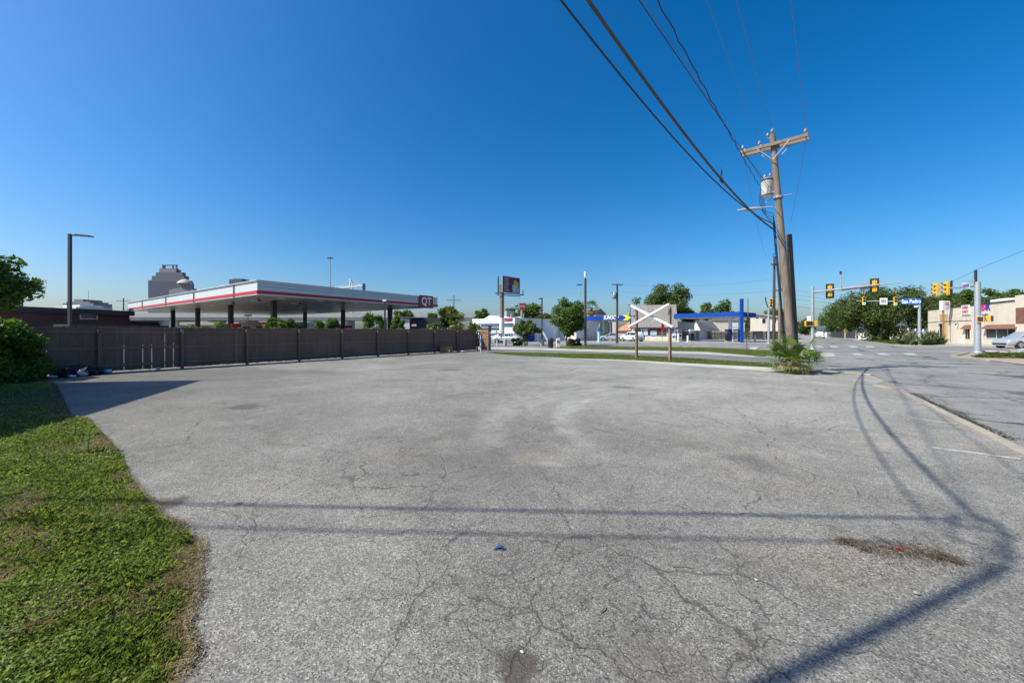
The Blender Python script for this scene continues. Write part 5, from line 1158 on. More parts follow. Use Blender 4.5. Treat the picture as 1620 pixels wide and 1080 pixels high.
# blue fuel station: left canopy
fl = Front(928,74,1002,70); t = thing('blue_canopy', 'blue canopy with white station name and yellow arrow, left of the shop', 'canopy', fl.A, 0, fl.rz)
zc0, zc1 = fl.z(960,506.5), fl.z(960,499.5)
b = MB(); b.box(0,fl.L+0.5,0,7,zc0,zc1); b.build('fascia', M['blue'], t); b = MB(); b.box(0.2,fl.L+0.3,0.2,6.8,zc0-0.05,zc0-0.002); b.build('soffit', M['white'], t)
text('SUNOCO', 0.98, M['white_clean'], t, ((fl.x(956)+fl.x(977))/2, -0.02, (zc0+zc1)/2+0.05), FRONT, 0.01, 0.03, shear=0.25, sx=0.66)
b = MB(); xa, xb = fl.x(985), fl.x(999); zm = (zc0+zc1)/2; hh = (zc1-zc0)*0.58
b.xz([(xa,zm-hh),(xa+(xb-xa)*0.5,zm-hh),(xb,zm),(xa+(xb-xa)*0.5,zm+hh),(xa,zm+hh),(xa+(xb-xa)*0.42,zm)],-0.06,-0.01); b.build('arrow', M['yellow'], t)
for px in (934,950,961,972): b = MB(); b.box(fl.x(px)-0.12,fl.x(px)+0.12,2.2,2.45,0,zc0-0.051); b.build('column', M['white'], t)
fu = Front(936,82,996,80); t = thing('station_kiosk', 'white kiosk with dark shop window beneath the left blue canopy', 'building', fu.A, 0, fu.rz)
b = MB(); b.box(0,fu.x(975),0,6,0,3.6); b.build('wall', M['white'], t)
for xa, xb, ya, yb in ((938,945,517,510),(951,957,530,509),(961,968,536,510)):
    b = MB(); b.box(fu.x(xa),fu.x(xb),-0.05,-0.003,max(0.1,Z(ya,81)),Z(yb,81)); b.build('window', M['glass'], t)
ftc = Front(978,95,998,93); t = thing('house', 'little house with terracotta tiled roof behind the white car', 'house', ftc.A, 0, ftc.rz)
b = MB(); b.box(0,ftc.L,0,6,0,Z(523,94)); b.build('wall', M['tan_wall'], t); b = MB(); zz = Z(523,94)+0.01
b.add([(-0.6,-0.6,zz),(ftc.L+0.6,-0.6,zz),(ftc.L+0.6,6.6,zz),(-0.6,6.6,zz),(ftc.L*0.7,3,Z(507,94)),(ftc.L+0.4,3,Z(507,94))],[(0,1,5,4),(1,2,5),(2,3,4,5),(3,0,4),(3,2,1,0)]); b.build('roof', M['terracotta'], t)
t = thing('far_house', 'grey gabled house roof behind the palm tree', 'house', D(950,130), 0, TH); k = 130/F
b = MB(); b.box(-8*k,8*k,0,8,0,Z(497,130)); b.build('wall', M['tan_wall'], t); b = MB(); b.xz([(-9*k,Z(497,130)+.01),(9*k,Z(497,130)+.01),(0,Z(488,130))],-0.5,8.5); b.build('roof', M['roof_dark'], t)
# air machine: blue and white dispenser
da = F*EYE/(541.5-YH); t = thing('air_machine', 'tall pale blue air and water dispenser with dark blue top', 'air pump', D(947.5,da), 0, TH); k = da/F
b = MB(); b.lathe([(2.6*k,0),(2.4*k,0.2),(2.0*k,1.0),(2.4*k,1.7),(1.6*k,2.0)],10); b.build('body', M['pale_blue'], t); b = MB(); b.cbox(-2.8*k,1.2*k,-0.3,0.3,1.72,2.35,0.08); b.tube([(1.2*k,0,2.0),(4*k,0,2.1),(4.5*k,0,1.6)],0.12,6); b.build('head', M['mid_blue'], t); b = MB(); b.tube([(0.8*k,0,2.3),(1.2*k,0,2.9)],0.14,8); b.build('spout', M['galv'], t)
t = thing('green_bin', 'green wheeled bin right of the pale blue air machine', 'bin', D(958,70), 0, TH); b = MB(); b.xz([(-0.4,0.1),(0.4,0.1),(0.5,1.3),(-0.5,1.3)],-0.4,0.4); b.build('body', P('bin_green',(0.02,0.16,0.05),0.5), t); b = MB(); b.box(-0.55,0.55,-0.5,0.45,1.302,1.4); b.build('lid', M['leaf'], t)

# grey shingled shop
f2 = Front(1000,70,1069.5,68); t = thing('shingled_shop', 'white shop with tall grey shingled front and shop window', 'shop', f2.A, 0, f2.rz)
zs0, zs1 = f2.z(1035,517.5), f2.z(1035,482)
b = MB(); b.box(0,f2.L,0.25,10,0,zs0-0.02); b.build('wall', M['white'], t)
b = MB(); 
b.add([(-0.25,-0.35,zs0),(f2.L+0.25,-0.35,zs0),(f2.L+0.1,0.5,zs1),(0.1,0.5,zs1),(-0.25,10.3,zs0),(f2.L+0.25,10.3,zs0),(f2.L+0.1,9.5,zs1),(0.1,9.5,zs1)],[(0,1,2,3),(1,5,6,2),(5,4,7,6),(4,0,3,7),(3,2,6,7),(0,4,5,1)]); b.build('mansard', M['shingle'], t)
b = MB(); b.box(f2.x(1008),f2.x(1054),0.2,0.247,f2.z(1030,530.5),f2.z(1030,519)); wn = b.build('window', M['glass'], t)
for xa, xb, ya, yb, m in ((1008,1012.5,529.5,520.5,'orange'),(1013.5,1016.5,530.5,519.5,'white'),(1018,1025,530,520,'white'),(1024,1027.5,522,519.5,'leaf_hedge'),(1028,1041,530.2,519.5,'dark_red'),(1029,1039,530,523,'pale_blue'),(1042,1053.5,530.2,519.5,'brick'),(1055,1066,526,518.5,'mid_blue')):
    b = MB(); off = 0.006*((xa*7)%5); b.box(f2.x(xa),f2.x(xb),0.13-off,0.197-off,f2.z(1030,ya),f2.z(1030,yb)); b.build('window_poster', M[m] if m != 'leaf_hedge' else M['mid_blue'], wn)
b = MB(); b.box(f2.x(1064),f2.x(1068.5),0.2,0.247,f2.z(1066,534),f2.z(1066,531)); b.build('wall_sign', M['sign_blue'], t)
b = MB(); b.box(f2.x(1010),f2.x(1075),-0.6,-0.2,0,0.12); b.build('yellow_kerb', M['yellow'], t)
# wing to the right and pumps
f3 = Front(1070,69,1101,80); t = thing('shop_wing', 'low pale wing with barred openings right of the shingled shop', 'building', f3.A, 0, f3.rz)
b = MB(); b.box(0.05,f3.L,0.3,8,0,f3.z(1071,508)); b.build('wall', M['siding'], t); b = MB(); b.box(f3.x(1072.5),f3.x(1080),0.2,0.297,0.5,f3.z(1072,519)); b.box(f3.x(1082),f3.x(1090),0.2,0.297,0.2,f3.z(1072,522)); b.build('opening', M['glass'], t)
b = MB()
for px in (1073,1074.5,1076,1077.5,1079): b.box(f3.x(px)-0.05,f3.x(px)+0.05,0.13,0.197,0.5,f3.z(1072,519))
b.build('bars', M['white'], t)
f4 = Front(1092,82,1117,80); t = thing('gable_house', 'small white gabled house between shop wing and blue canopy', 'house', f4.A, 0, f4.rz)
zz = Z(523,81); b = MB(); b.box(0.2,f4.x(1108),0.2,10,0,zz); b.build('wall', M['white'], t); b = MB(); xr = f4.x(1100); b.xz([(0,zz),(f4.x(1109),zz),(xr,Z(506.5,81))],0,0.2); b.build('gable', M['white'], t)
b = MB(); b.add([(xr,-0.3,Z(506,81)),(xr+0.9,10,Z(506,81)),(f4.L+0.6,10,zz-0.1),(f4.x(1110),-0.3,zz-0.1),(-0.3,-0.3,zz-0.1),(-0.3,10,zz-0.1)],[(0,3,2,1),(0,1,5,4)]); b.build('roof', M['shingle'], t)
b = MB(); b.box(f4.x(1101),f4.x(1105),0.1,0.197,0.2,2.3); b.build('door', M['galv'], t)
for px, d, m, tp, lb in ((1094,66,'black','white','dark pump beside the barred openings of the shop wing'),(1151,64,'black','blue','dark pump beside the right canopy columns'),(1075,62,'white','galv','grey pump at the right corner of the shingled shop')):
    fuel_pump('fuel_pump', lb, D(px,d), TH+0.3, 'pumps at the blue fuel station', tp, m).scale = (0.85,0.85,0.78)
for px, d, lb in ((1088,60,'short white bollard before the pumps of the shop wing'),(1194.5,66,'short white bollard before the beige house'),(1159,64,'short white bollard right of the canopy pump')):
    t = thing('bollard', lb, 'bollard', D(px,d), 0, 0, 'white bollards at the blue fuel station'); b = MB(); b.lathe([(0.14,0),(0.14,0.95),(0.09,1.05),(0,1.08)],12); b.build('body', M['white'], t)
# right blue canopy and its pylon
fr_ = Front(1066,68,1170,60); t = thing('blue_canopy', 'plain blue edged canopy between the shop and the blue pylon', 'canopy', fr_.A, 0, fr_.rz)
za_, zb_ = 4.05, 4.78
b = MB(); b.box(0,fr_.L,0,7.5,za_,zb_); b.build('fascia', M['blue'], t); b = MB(); b.box(0.15,fr_.L-0.15,0.15,7.3,za_-0.06,za_-0.002); b.build('soffit', M['white'], t)
for px, y in ((1138,3.4),(1149.5,4.6)):
    x = fr_.x(px)+0.4; b = MB(); b.box(x-0.22,x+0.22,y-0.22,y+0.22,2.1,za_-0.061); b.build('column', M['white'], t); b = MB(); b.box(x-0.23,x+0.23,y-0.23,y+0.23,0,2.1); b.build('column_base', M['blue'], t)
t = thing('pylon', 'slim bright blue upright pylon at the right end of the canopy', 'pylon', D(1173.3,59), 0, TH-0.3); b = MB(); b.cbox(-0.21,0.21,-0.3,0.3,0,Z(472.5,59),0.03); b.build('body', M['blue'], t)
t = thing('parking_sign', 'small red sign on a thin post before the shingled shop', 'sign', D(1047.5,F*EYE/(543-YH)), 0, TH); b = MB(); b.tube([(0,0,0),(0,0,3.1)],0.035,6); b.build('post', M['steel'], t); b = MB(); b.xz([(-0.15,2.1),(0.05,1.75),(0.45,1.9),(0.35,2.2),(0.2,2.95),(-0.05,2.9)],-0.05,0.03); b.build('board', M['red'], t)
t = thing('thin_marker', 'very thin bare stake in the middle grass strip', 'stake', G(1181.5,554.8)); b = MB(); b.tube([(0,0,0),(0,0,Z(515,33))],0.02,6); b.build('post', M['dark_metal'], t)
# beige modern houses
f5 = Front(1187,88,1232,84); t = thing('modern_house', 'beige boxy house with slanting flat roof behind the signal pole', 'house', f5.A, 0, f5.rz)
zl_, zr_ = f5.z(1188,495), f5.z(1231,502.5); b = MB(); b.xz([(0,1.8),(f5.L,1.8),(f5.L,zr_),(0,zl_)],0,9); b.build('wall', M['siding'], t)
b = MB(); b.xz([(-0.7,zl_+0.02),(f5.L+0.5,zr_-0.02),(f5.L+0.5,zr_+0.22),(-0.7,zl_+0.27)],-0.7,9.5); b.build('roof', M['galv'], t)
for xa, xb, ya, yb in ((1195.5,1201,503.5,501.5),(1206,1211.5,511.5,503.5),(1224,1228,511,504)):
    b = MB(); b.box(f5.x(xa)-0.1,f5.x(xb)+0.1,-0.06,-0.003,Z(ya+0.6,86),Z(yb-0.6,86)); w_ = b.build('window', M['white'], t); b = MB(); b.box(f5.x(xa),f5.x(xb),-0.075,-0.062,Z(ya,86),Z(yb,86)); b.build('pane', M['glass'], w_)
b = MB()
for xa in np.arange(0.5,f5.L,0.45): b.box(xa,xa+0.03,-0.02,-0.003,1.8,zr_-0.1)
b.build('battens', M['stucco'], t)
b = MB(); b.box(0.2,f5.L-0.3,0.6,8.5,0,1.79); b.build('undercroft', M['roof_dark'], t)
for px in (1188,1209,1231): b = MB(); b.box(f5.x(px)-0.25,f5.x(px)+0.25,0.1,0.5,0,1.79); b.build('column', M['white'], t)
f6 = Front(1131,92,1178,90); t = thing('modern_house', 'lower beige house with ribbon window behind the right blue canopy', 'house', f6.A, 0, f6.rz)
b = MB(); b.box(0,f6.L,0,8,0,Z(506,91)); b.build('wall', M['siding'], t); b = MB(); b.box(-0.4,f6.L+0.4,-0.4,8.4,Z(506,91)+.003,Z(504.5,91)); b.build('roof', M['galv'], t)
b = MB(); b.box(f6.x(1153),f6.x(1170),-0.05,-0.003,Z(517,91),Z(511,91)); b.build('window', M['pale_blue'], t); b = MB(); b.box(f6.x(1160),f6.x(1168),-0.05,-0.003,Z(523,91),Z(521,91)); b.build('window', M['glass'], t)
f7 = Front(1120,83,1242,78); t = thing('yard_fence', 'dark slatted fence in front of the beige houses', 'fence', f7.A, 0, f7.rz)
b = MB(); 
for j in range(5): b.box(0,f7.L,0,0.05,0.1+0.32*j,0.38+0.32*j)
b.build('slat_panel', M['dark_metal'], t)
for j in range(12): b = MB(); b.box(j*f7.L/11-0.06,j*f7.L/11+0.06,0.051,0.17,0,1.75); b.build('post', M['dark_metal'], t)

# X frame of timber on two posts at the grass strip
Xa, Xb = Vector(G(1007,567.8)), Vector(G(1060,571.5)); uX = (Xb-Xa); LX = uX.length; rX = math.atan2(uX.y,uX.x)
t = thing('sign_frame', 'empty wooden sign frame with white crossed boards at the grass strip', 'sign frame', Xa, 0, rX)
dA_, dB_ = F*EYE/(567.8-YH), F*EYE/(571.5-YH)
for x, h in ((0,Z(487,dA_)),(LX,Z(485.5,dB_))): b = MB(); b.cbox(x-0.052,x+0.052,-0.085,0.085,-0.05,h,0.012); b.build('post', M['post'], t)
za, zb2, zc2, zd = Z(484.5,dA_), Z(483,dB_), Z(515.5,dA_), Z(516,dB_)
def beam(x0,z0,x1,z1,y,name):
    u = Vector((x1-x0,0,z1-z0)); L = u.length; u.normalize(); nn = Vector((-u.z,0,u.x)); Mb = Matrix(((u.x,0,nn.x,x0),(0,1,0,y),(u.z,0,nn.z,z0),(0,0,0,1)))
    b = MB(); b.cbox(-0.12,L+0.12,-0.085,0.085,-0.052,0.052,0.008,0,Mb); b.build(name, M['white'], t)
beam(-0.15,zc2,LX+0.1,zb2,-0.365,'crossed_board'); beam(-0.12,za,LX+0.2,zd,-0.19,'crossed_board')

# beige shop on the right
f8 = Front(1468,65,1617,44.5); t = thing('beige_shop', 'beige stucco doughnut and ice cream shop with brown awnings', 'shop', f8.A, 0, f8.rz)
zt8 = 5.3; xE = f8.L+14
b = MB(); b.box(0,xE,0,16,0,zt8); b.build('wall', M['stucco'], t)
b = MB(); b.box(-0.1,xE+0.1,-0.12,0.3,zt8+0.002,zt8+0.12); b.build('coping', M['dark_metal'], t)
x0 = f8.x(1613); b = MB(); b.box(x0,x0+2.6,-0.35,-0.003,0,zt8+0.55); b.build('pier', M['stucco'], t); b = MB(); b.box(x0+0.2,x0+2.61,-0.40,-0.352,2.6,4.4); b.build('pier_panel', M['awning'], t)
for px, w_, h_ in ((1505,3.5,1.0),(1600,3,0.8),(1556,6,0.35)): b = MB(); b.box(f8.x(px),f8.x(px)+w_,4,7,zt8+0.003,zt8+h_); b.build('roof_unit', M['white'], t)
b = MB(); b.box(0,f8.x(1537),-0.03,-0.003,3.18,3.26); b.build('trim_line', M['dark_metal'], t)
b = MB(); b.box(f8.x(1488),f8.x(1500),-0.1,-0.003,3.3,4.4); b.build('tan_panel', M['stucco_dark'], t)
b = MB(); b.box(f8.x(1487.5),f8.x(1496.5),-0.05,-0.003,0.1,2.9); dr = b.build('door', M['glass'], t); b = MB(); b.box(f8.x(1496.6),f8.x(1500),-0.3,-0.003,0,3.15); b.build('door_pier', M['stucco_dark'], t)
b = MB(); b.box(f8.x(1486),f8.x(1497),-0.3,-0.003,2.95,3.15); b.build('door_canopy', M['white'], t)
def awning(xa, xb, z0, z1, dp):
    b = MB(); b.add([(xa,-0.004,z1),(xb,-0.004,z1),(xb,-dp,z0),(xa,-dp,z0),(xa,-0.004,z0),(xb,-0.004,z0)],[(0,3,2,1),(0,4,3),(1,2,5),(3,4,5,2)]); b.build('awning', M['awning'], t)
xa, xb = f8.x(1526.5), f8.x(1535.5); za8, zb8 = f8.z(1531,520.5), f8.z(1531,514); awning(xa-0.1,xb+0.1,za8,zb8,0.5)
b = MB(); b.box(xa+0.2,xb,-0.05,-0.003,f8.z(1531,536),za8); wn = b.build('window', M['white'], t); b = MB(); b.box(xa+0.28,(xa+xb)/2+0.05,-0.065,-0.052,f8.z(1531,535.5),za8); b.box((xa+xb)/2+0.15,xb-0.06,-0.065,-0.052,f8.z(1531,535.5),za8); b.build('pane', M['glass'], wn)
xa, xb = f8.x(1561), f8.x(1614.5); za8, zb8 = f8.z(1590,520), f8.z(1590,513); awning(xa-0.1,xb+0.15,za8,zb8,0.6)
b = MB(); b.box(xa,xb,-0.05,-0.003,f8.z(1590,536),za8); wn = b.build('window', M['white'], t)
for j in range(3): b = MB(); q0 = xa+(xb-xa)*(j/3)+0.08; b.box(q0,q0+(xb-xa)/3-0.16,-0.065,-0.052,f8.z(1590,535.5)+0.05,za8-0.03); b.build('pane', M['glass'], wn)
# wall signs
xa, xb = f8.x(1522.5), f8.x(1536); zm = f8.z(1529,490); b = MB(); b.cbox(xa,xb,-0.14,-0.003,zm-0.68,zm+0.68,0.05); sg = b.build('wall_sign', M['white'], t)
text('DUNKIN', 0.52, M['red'], sg, ((xa+xb)/2,-0.15,zm+0.3), FRONT, 0.008, 0.015, sx=0.72); text("DONUTS", 0.52, M['red'], sg, ((xa+xb)/2,-0.15,zm-0.28), FRONT, 0.008, 0.015, sx=0.72)
xm_ = f8.x(1560); zm = f8.z(1560,485.5); 
text('B', 1.35, M['pink'], t, (xm_-0.62,-0.04,zm), FRONT, 0.02, 0.05); text('R', 1.35, M['navy'], t, (xm_+0.5,-0.04,zm), FRONT, 0.02, 0.05)
text('1', 1.05, M['pink'], t, (xm_+0.02,-0.06,zm), FRONT, 0.02, 0.04)
text('baskin', 0.55, M['mid_blue'], t, (xm_-0.1,-0.04,zm-1.05), FRONT, 0.01, 0.015); text('robbins', 0.5, M['mid_blue'], t, (xm_-0.1,-0.04,zm-1.5), FRONT, 0.01, 0.015)
b = MB(); b.tube([(f8.x(1517),-0.1,2.9),(f8.x(1517),-0.35,2.8),(f8.x(1517),-0.35,2.6)],0.07,6); b.build('wall_lamp', M['dark_metal'], t)
# pole sign in front
t = thing('pole_sign', 'white and orange box sign on a thin rusty pole before the shop', 'sign', D(1492,58), 0, TH); k = 58/F
b = MB(); b.tube([(0,0,0),(0,0,Z(491,58))],0.11,8); b.build('pole', M['post'], t); b = MB(); b.cbox(-3.5*k,8.5*k,-0.25,0.25,Z(490.5,58),Z(476,58),0.04); sg = b.build('sign_box', M['white'], t)
b = MB(); b.box(0.5*k,5.5*k,-0.28,-0.252,Z(483,58),Z(478.5,58)); b.build('orange_panel', M['orange'], sg); b = MB(); b.box(0.5*k,5.5*k,-0.28,-0.252,Z(488.5,58),Z(485,58)); b.build('blue_panel', M['pale_blue'], sg)
# white yard fence and house behind the oak, agave-like bushes
f9 = Front(1358,86,1452,80); t = thing('white_wall', 'low white wall running behind the trunk of the huge oak', 'wall', f9.A, 0, f9.rz)
b = MB(); b.box(0,f9.x(1380),0,0.2,0,1.35); b.box(f9.x(1394),f9.L,0,0.2,0,1.35); b.build('wall_panel', M['white'], t); b = MB(); b.box(-0.05,f9.x(1380)+0.05,-0.05,0.25,1.352,1.43); b.box(f9.x(1394)-.05,f9.L+.05,-0.05,0.25,1.352,1.43); b.build('coping', M['concrete'], t)
f10 = Front(1396,98,1466,90); t = thing('porch_house', 'white porch house half hidden behind the oak and the street sign pole', 'house', f10.A, 0, f10.rz)
b = MB(); b.box(0,f10.L,1.5,10,0,3.0); b.build('wall', M['tan_wall'], t); b = MB(); b.box(-0.3,f10.L+0.3,-0.3,10.3,3.0,3.3); b.build('roof', M['roof_dark'], t)
for px in (1398,1412,1424,1436,1448,1460): b = MB(); b.box(f10.x(px)-0.12,f10.x(px)+0.12,0,0.24,0,2.99); b.build('porch_post', M['white'], t)
b = MB(); b.box(f10.x(1455),f10.x(1466),1.4,1.497,1.2,2.6); b.build('window', M['pale_blue'], t); b = MB(); b.box(f10.x(1456),f10.x(1466),-0.7,-0.31,3.02,3.5); b.build('red_sign', M['orange'], t)
f11 = Front(1300,130,1352,92); t = thing('yard_fence', 'dark mesh fence along the street left of the white wall', 'fence', f11.A, 0, f11.rz)
b = MB(); b.box(0,f11.L,0,0.06,0.05,1.7); b.build('panel', M['dark_metal'], t)
for j in range(10): b = MB(); b.box(j*f11.L/9-0.06,j*f11.L/9+0.06,-0.07,-0.002,0,1.8); b.build('post', M['black'], t)
def spiky(name, label, px, py, h, wd, seed, n=160, mat='leaf_grey'):
    rng = random.Random(seed); t = thing(name, label, 'shrub', G(px,py), 0, 0, 'spiky pale shrubs under the street name sign'); b = MB()
    for j in range(n):
        a = rng.random()*2*math.pi; r = rng.random()**0.5*wd*0.42; o = Vector((math.cos(a)*r,math.sin(a)*r,0.05)); e = rng.uniform(0.35,1.5); a2_ = rng.random()*2*math.pi
        dv = Vector((math.cos(a2_)*math.cos(e),math.sin(a2_)*math.cos(e),math.sin(e))); L = h*rng.uniform(0.6,1.15); tip = o+dv*L-UPV*0.15*L; nn = dv.cross(UPV).normalized()*0.09*h; m_ = o+dv*L*0.5+UPV*0.05
        b.add([o-nn*0.4,m_-nn,tip,m_+nn,o+nn*0.4],[(0,1,2,3,4)])
    b.build('blades', M[mat], t)
for j,(px,py,h,wd,lb) in enumerate(((1440,545.5,1.7,2.6,'leftmost pale spiky shrub beneath the blue street name sign'),(1452,545,1.9,2.4,'pale spiky shrub at the foot of the street sign signal pole'),(1466,544.5,2.1,2.8,'pale spiky shrub right of the street sign signal pole'),(1478,544.5,1.5,2.2,'pale spiky shrub nearest the beige shop wall'))): spiky('spiky_shrub', lb, px, py, h, wd, 50+j)
# street furniture up the road
t = thing('warning_sign', 'yellow diamond crossing sign on a post up the street', 'sign', D(1337,88), 0, TH+0.2); k = 88/F
b = MB(); b.tube([(0,0,0),(0,0,Z(520,88))],0.12,6); b.build('post', M['tan_wall'], t); b = MB(); zc_ = Z(523.5,88); r = 3.6*k; b.xz([(0,zc_-r),(r,zc_),(0,zc_+r),(-r,zc_)],-0.17,-0.13); sg = b.build('board', M['yellow'], t)
b = MB(); b.lathe([(0,0),(0.09,0)],10,0,Matrix.Translation((0.02,-0.185,zc_+0.2))@Matrix.Rotation(math.pi/2,4,'X')); b.xz([(-0.12,zc_-0.3),(-0.02,zc_-0.3),(0.03,zc_-0.1),(0.1,zc_-0.3),(0.18,zc_-0.28),(0.07,zc_+0.12),(-0.07,zc_+0.12)],-0.185,-0.172); b.build('walking_symbol', M['black'], sg)
t = thing('warning_sign', 'far yellow sign just above the white car', 'sign', D(1294,135), 0, TH); k = 135/F
b = MB(); b.tube([(0,0,0),(0,0,Z(526,135))],0.1,6); b.build('post', M['steel'], t); b = MB(); zc_ = Z(525.5,135); b.xz([(0,zc_-2.2*k),(2.2*k,zc_),(0,zc_+2.2*k),(-2.2*k,zc_)],-0.15,-0.11); b.build('board', M['yellow'], t)
t = thing('utility_box', 'small white cabinet on the far pavement beyond the white car', 'cabinet', D(1309.5,110), 0, TH); b = MB(); b.cbox(-0.6,0.6,-0.4,0.4,0.0,1.5,0.04); b.build('body', M['white'], t); b = MB(); b.box(-0.5,0.5,-0.42,-0.401,0.2,1.35); b.build('door', M['galv'], t)

# two storey building left of the viewer, outside the frame: throws the dark wedge on the lot
cr = Vector(W(-16.15,11.1)); e1 = Vector(W(-16.15+0.367*14,11.1-0.93*14)); bk = Vector(W(-16.15-11,11.1-1.7)); ob = bk+(e1-cr)
t = thing('stucco_building', 'tan two storey building at the left whose shadow covers the lawn corner', 'building', cr)
pl = [tuple(v-cr) for v in (cr,e1,ob,bk)]
b = MB(); b.prism(pl,0,5.9); b.build('wall', M['tan_wall'], t); ctr = sum((Vector(q) for q in pl),Vector((0,0)))/4
b = MB(); b.prism([tuple(ctr+(Vector(q)-ctr)*1.0) for q in pl],5.902,6.0); b.build('roof', M['roof_dark'], t)
u = (e1-cr).normalized(); n_ = Vector((-u.y,u.x)); n_ = n_ if n_.dot(ctr) < 0 else -n_
for j in range(4):
    for z in (1.0,3.9):
        p_ = u*(1.5+3.2*j)+n_*0.01; q_ = p_+u*1.2; b = MB(); b.prism([tuple(p_),tuple(q_),tuple(q_+n_*0.04),tuple(p_+n_*0.04)],z,z+1.3); b.build('window', M['glass'], t)

# ------------------------------------------------------------------ lawn at the left
edge_px = [(75,603),(89,606),(113,656),(144.5,663.6),(150,672),(168.6,690),(178,700),(192.7,719),(207,752.7),(226,781.6),(240,795),(246,810),(262,822),(284,827),(299,849),(312,862),(315,873),(311,890),(308,912),(309,930),(306,945),(296,968),(289,993.5),(296,1015),(299,1032),(286,1050),(279,1070),(262,1110),(250,1200)]
edge = [G(*p) for p in edge_px]
lawn_poly = edge + [W(-1.6,-0.5),W(-14,-0.5),W(-22,12.0),W(-17,13.4)]
struct('lawn', [lawn_poly], 0.006, M['soil'])
EP = np.array(edge); LP_ = np.array(lawn_poly)
def inside(poly, pts):
    x, y = pts[:,0], pts[:,1]; r = np.zeros(len(pts), bool); n = len(poly); j = n-1
    for i in range(n):
        xi, yi = poly[i]; xj, yj = poly[j]
        c = ((yi > y) != (yj > y)) & (x < (xj-xi)*(y-yi)/(yj-yi+1e-12)+xi); r ^= c; j = i
    return r
def edge_dist(pts):
    d = np.full(len(pts), 1e9)
    for a, c in zip(EP[:-1], EP[1:]):
        ab = c-a; t_ = np.clip(((pts-a)@ab)/(ab@ab),0,1); d = np.minimum(d, np.linalg.norm(pts-(a+t_[:,None]*ab),axis=1))
    return d
class VN:                                                            # value noise for patchiness
    def __init__(s, seed): s.g = np.random.default_rng(seed).random((64,64))
    def __call__(s, p, sc):
        q = p*sc; i = np.floor(q).astype(int); f = q-i; f = f*f*(3-2*f)
        g = lambda a, b_: s.g[a%64, b_%64]
        return (g(i[:,0],i[:,1])*(1-f[:,0])+g(i[:,0]+1,i[:,1])*f[:,0])*(1-f[:,1])+(g(i[:,0],i[:,1]+1)*(1-f[:,0])+g(i[:,0]+1,i[:,1]+1)*f[:,0])*f[:,1]
vn = VN(9)
def cam_pts(rng, n, dmin, dmax, kmin=-1.42, kmax=-0.6):
    d = np.exp(rng.uniform(np.log(dmin), np.log(dmax), n)); k_ = rng.uniform(kmin, kmax, n); xc = k_*d
    return np.stack([xc*RX+d*FX, xc*RY+d*FY],1), d
def blades(pts, L, wd, lean, rng, up=1.0):
    n = len(pts); a = rng.random(n)*2*math.pi; lz = rng.uniform(0.35,1.0,n)*L
    o = np.concatenate([pts, np.full((n,1),0.004)],1)
    dirv = np.stack([np.cos(a),np.sin(a),np.zeros(n)],1); sd_ = np.stack([-np.sin(a),np.cos(a),np.zeros(n)],1)*(wd*rng.uniform(0.6,1.3,n))[:,None]
    ln = lean*rng.uniform(0.3,1.4,n)
    mid = o+dirv*(lz*ln*0.35)[:,None]+np.array([0,0,1])*(lz*0.6*up)[:,None]; tip = o+dirv*(lz*ln)[:,None]+np.array([0,0,1])*(lz*(1.0-0.25*ln)*up)[:,None]
    v = np.stack([o-sd_, o+sd_, mid+sd_*0.8, tip, mid-sd_*0.8],1).reshape(-1,3); f = np.arange(5*n).reshape(n,5); return v, f
rng = np.random.default_rng(1)
pts, d = cam_pts(rng, 460000, 1.55, 17.0); ok = inside(LP_, pts) & (rng.random(len(pts)) < 0.62); pts, d = pts[ok], d[ok]
ed = edge_dist(pts); pn = 0.45*vn(pts,0.9)+0.3*vn(pts,3.1)+0.25*VN(33)(pts,8.0)
thr = 0.512+0.30*np.exp(-ed/(0.03+0.30*VN(17)(pts,1.6)**2))
keep = (pn+rng.normal(0,0.085,len(pts)) > thr); gp, gd = pts[keep], d[keep]
L = np.clip(0.022+0.040*VN(14)(gp,5.0),0.018,0.065)*(0.7+0.6*rng.random(len(gp))); wd = np.clip(0.0013*gd**0.8,0.0014,0.011)
v, f = blades(gp, L, wd, 0.75, rng); g_ = mesh_np('grass', v, f, M['grass']); g_['kind'] = 'stuff'
keep = (~keep) & (rng.random(len(pts)) < 0.34) | (rng.random(len(pts)) < 0.05+0.20*np.exp(-ed/0.13)); sp_, sd2 = pts[keep], d[keep]
sp_ = sp_+rng.normal(0,0.03,sp_.shape)
v, f = blades(sp_, 0.022+0.045*rng.random(len(sp_)), np.clip(0.0010*sd2**0.8,0.0011,0.008), 1.3, rng, 0.35); s_ = mesh_np('dry_thatch', v, f, M['straw']); s_['kind'] = 'stuff'
# broad leaved weeds in clumps
pts, d = cam_pts(rng, 60000, 1.55, 12.0); ok = inside(LP_, pts); pts, d = pts[ok], d[ok]; ed = edge_dist(pts)
keep = (0.55*VN(21)(pts,1.3)+0.45*VN(22)(pts,5.0)+rng.normal(0,0.06,len(pts)) > 0.55+0.25*np.exp(-ed/0.2)); wp, wdist = pts[keep], d[keep]; n = len(wp)
c = np.concatenate([wp, rng.uniform(0.015,0.06,(n,1))],1); nr = rng.normal(size=(n,3))*0.45+np.array([0,0,1]); nr /= np.linalg.norm(nr,axis=1)[:,None]
a = np.cross(nr, rng.normal(size=(n,3))); a /= np.linalg.norm(a,axis=1)[:,None]; b2 = np.cross(nr,a); s_ = (rng.uniform(0.006,0.014,n)*np.clip(wdist/3,0.9,2.2)**0.6)[:,None]
v = np.stack([c-a*s_, c-b2*s_*0.6, c+a*s_, c+b2*s_*0.6],1).reshape(-1,3); w_ = mesh_np('clover', v, np.arange(4*n).reshape(n,4), M['weed']); w_['kind'] = 'stuff'
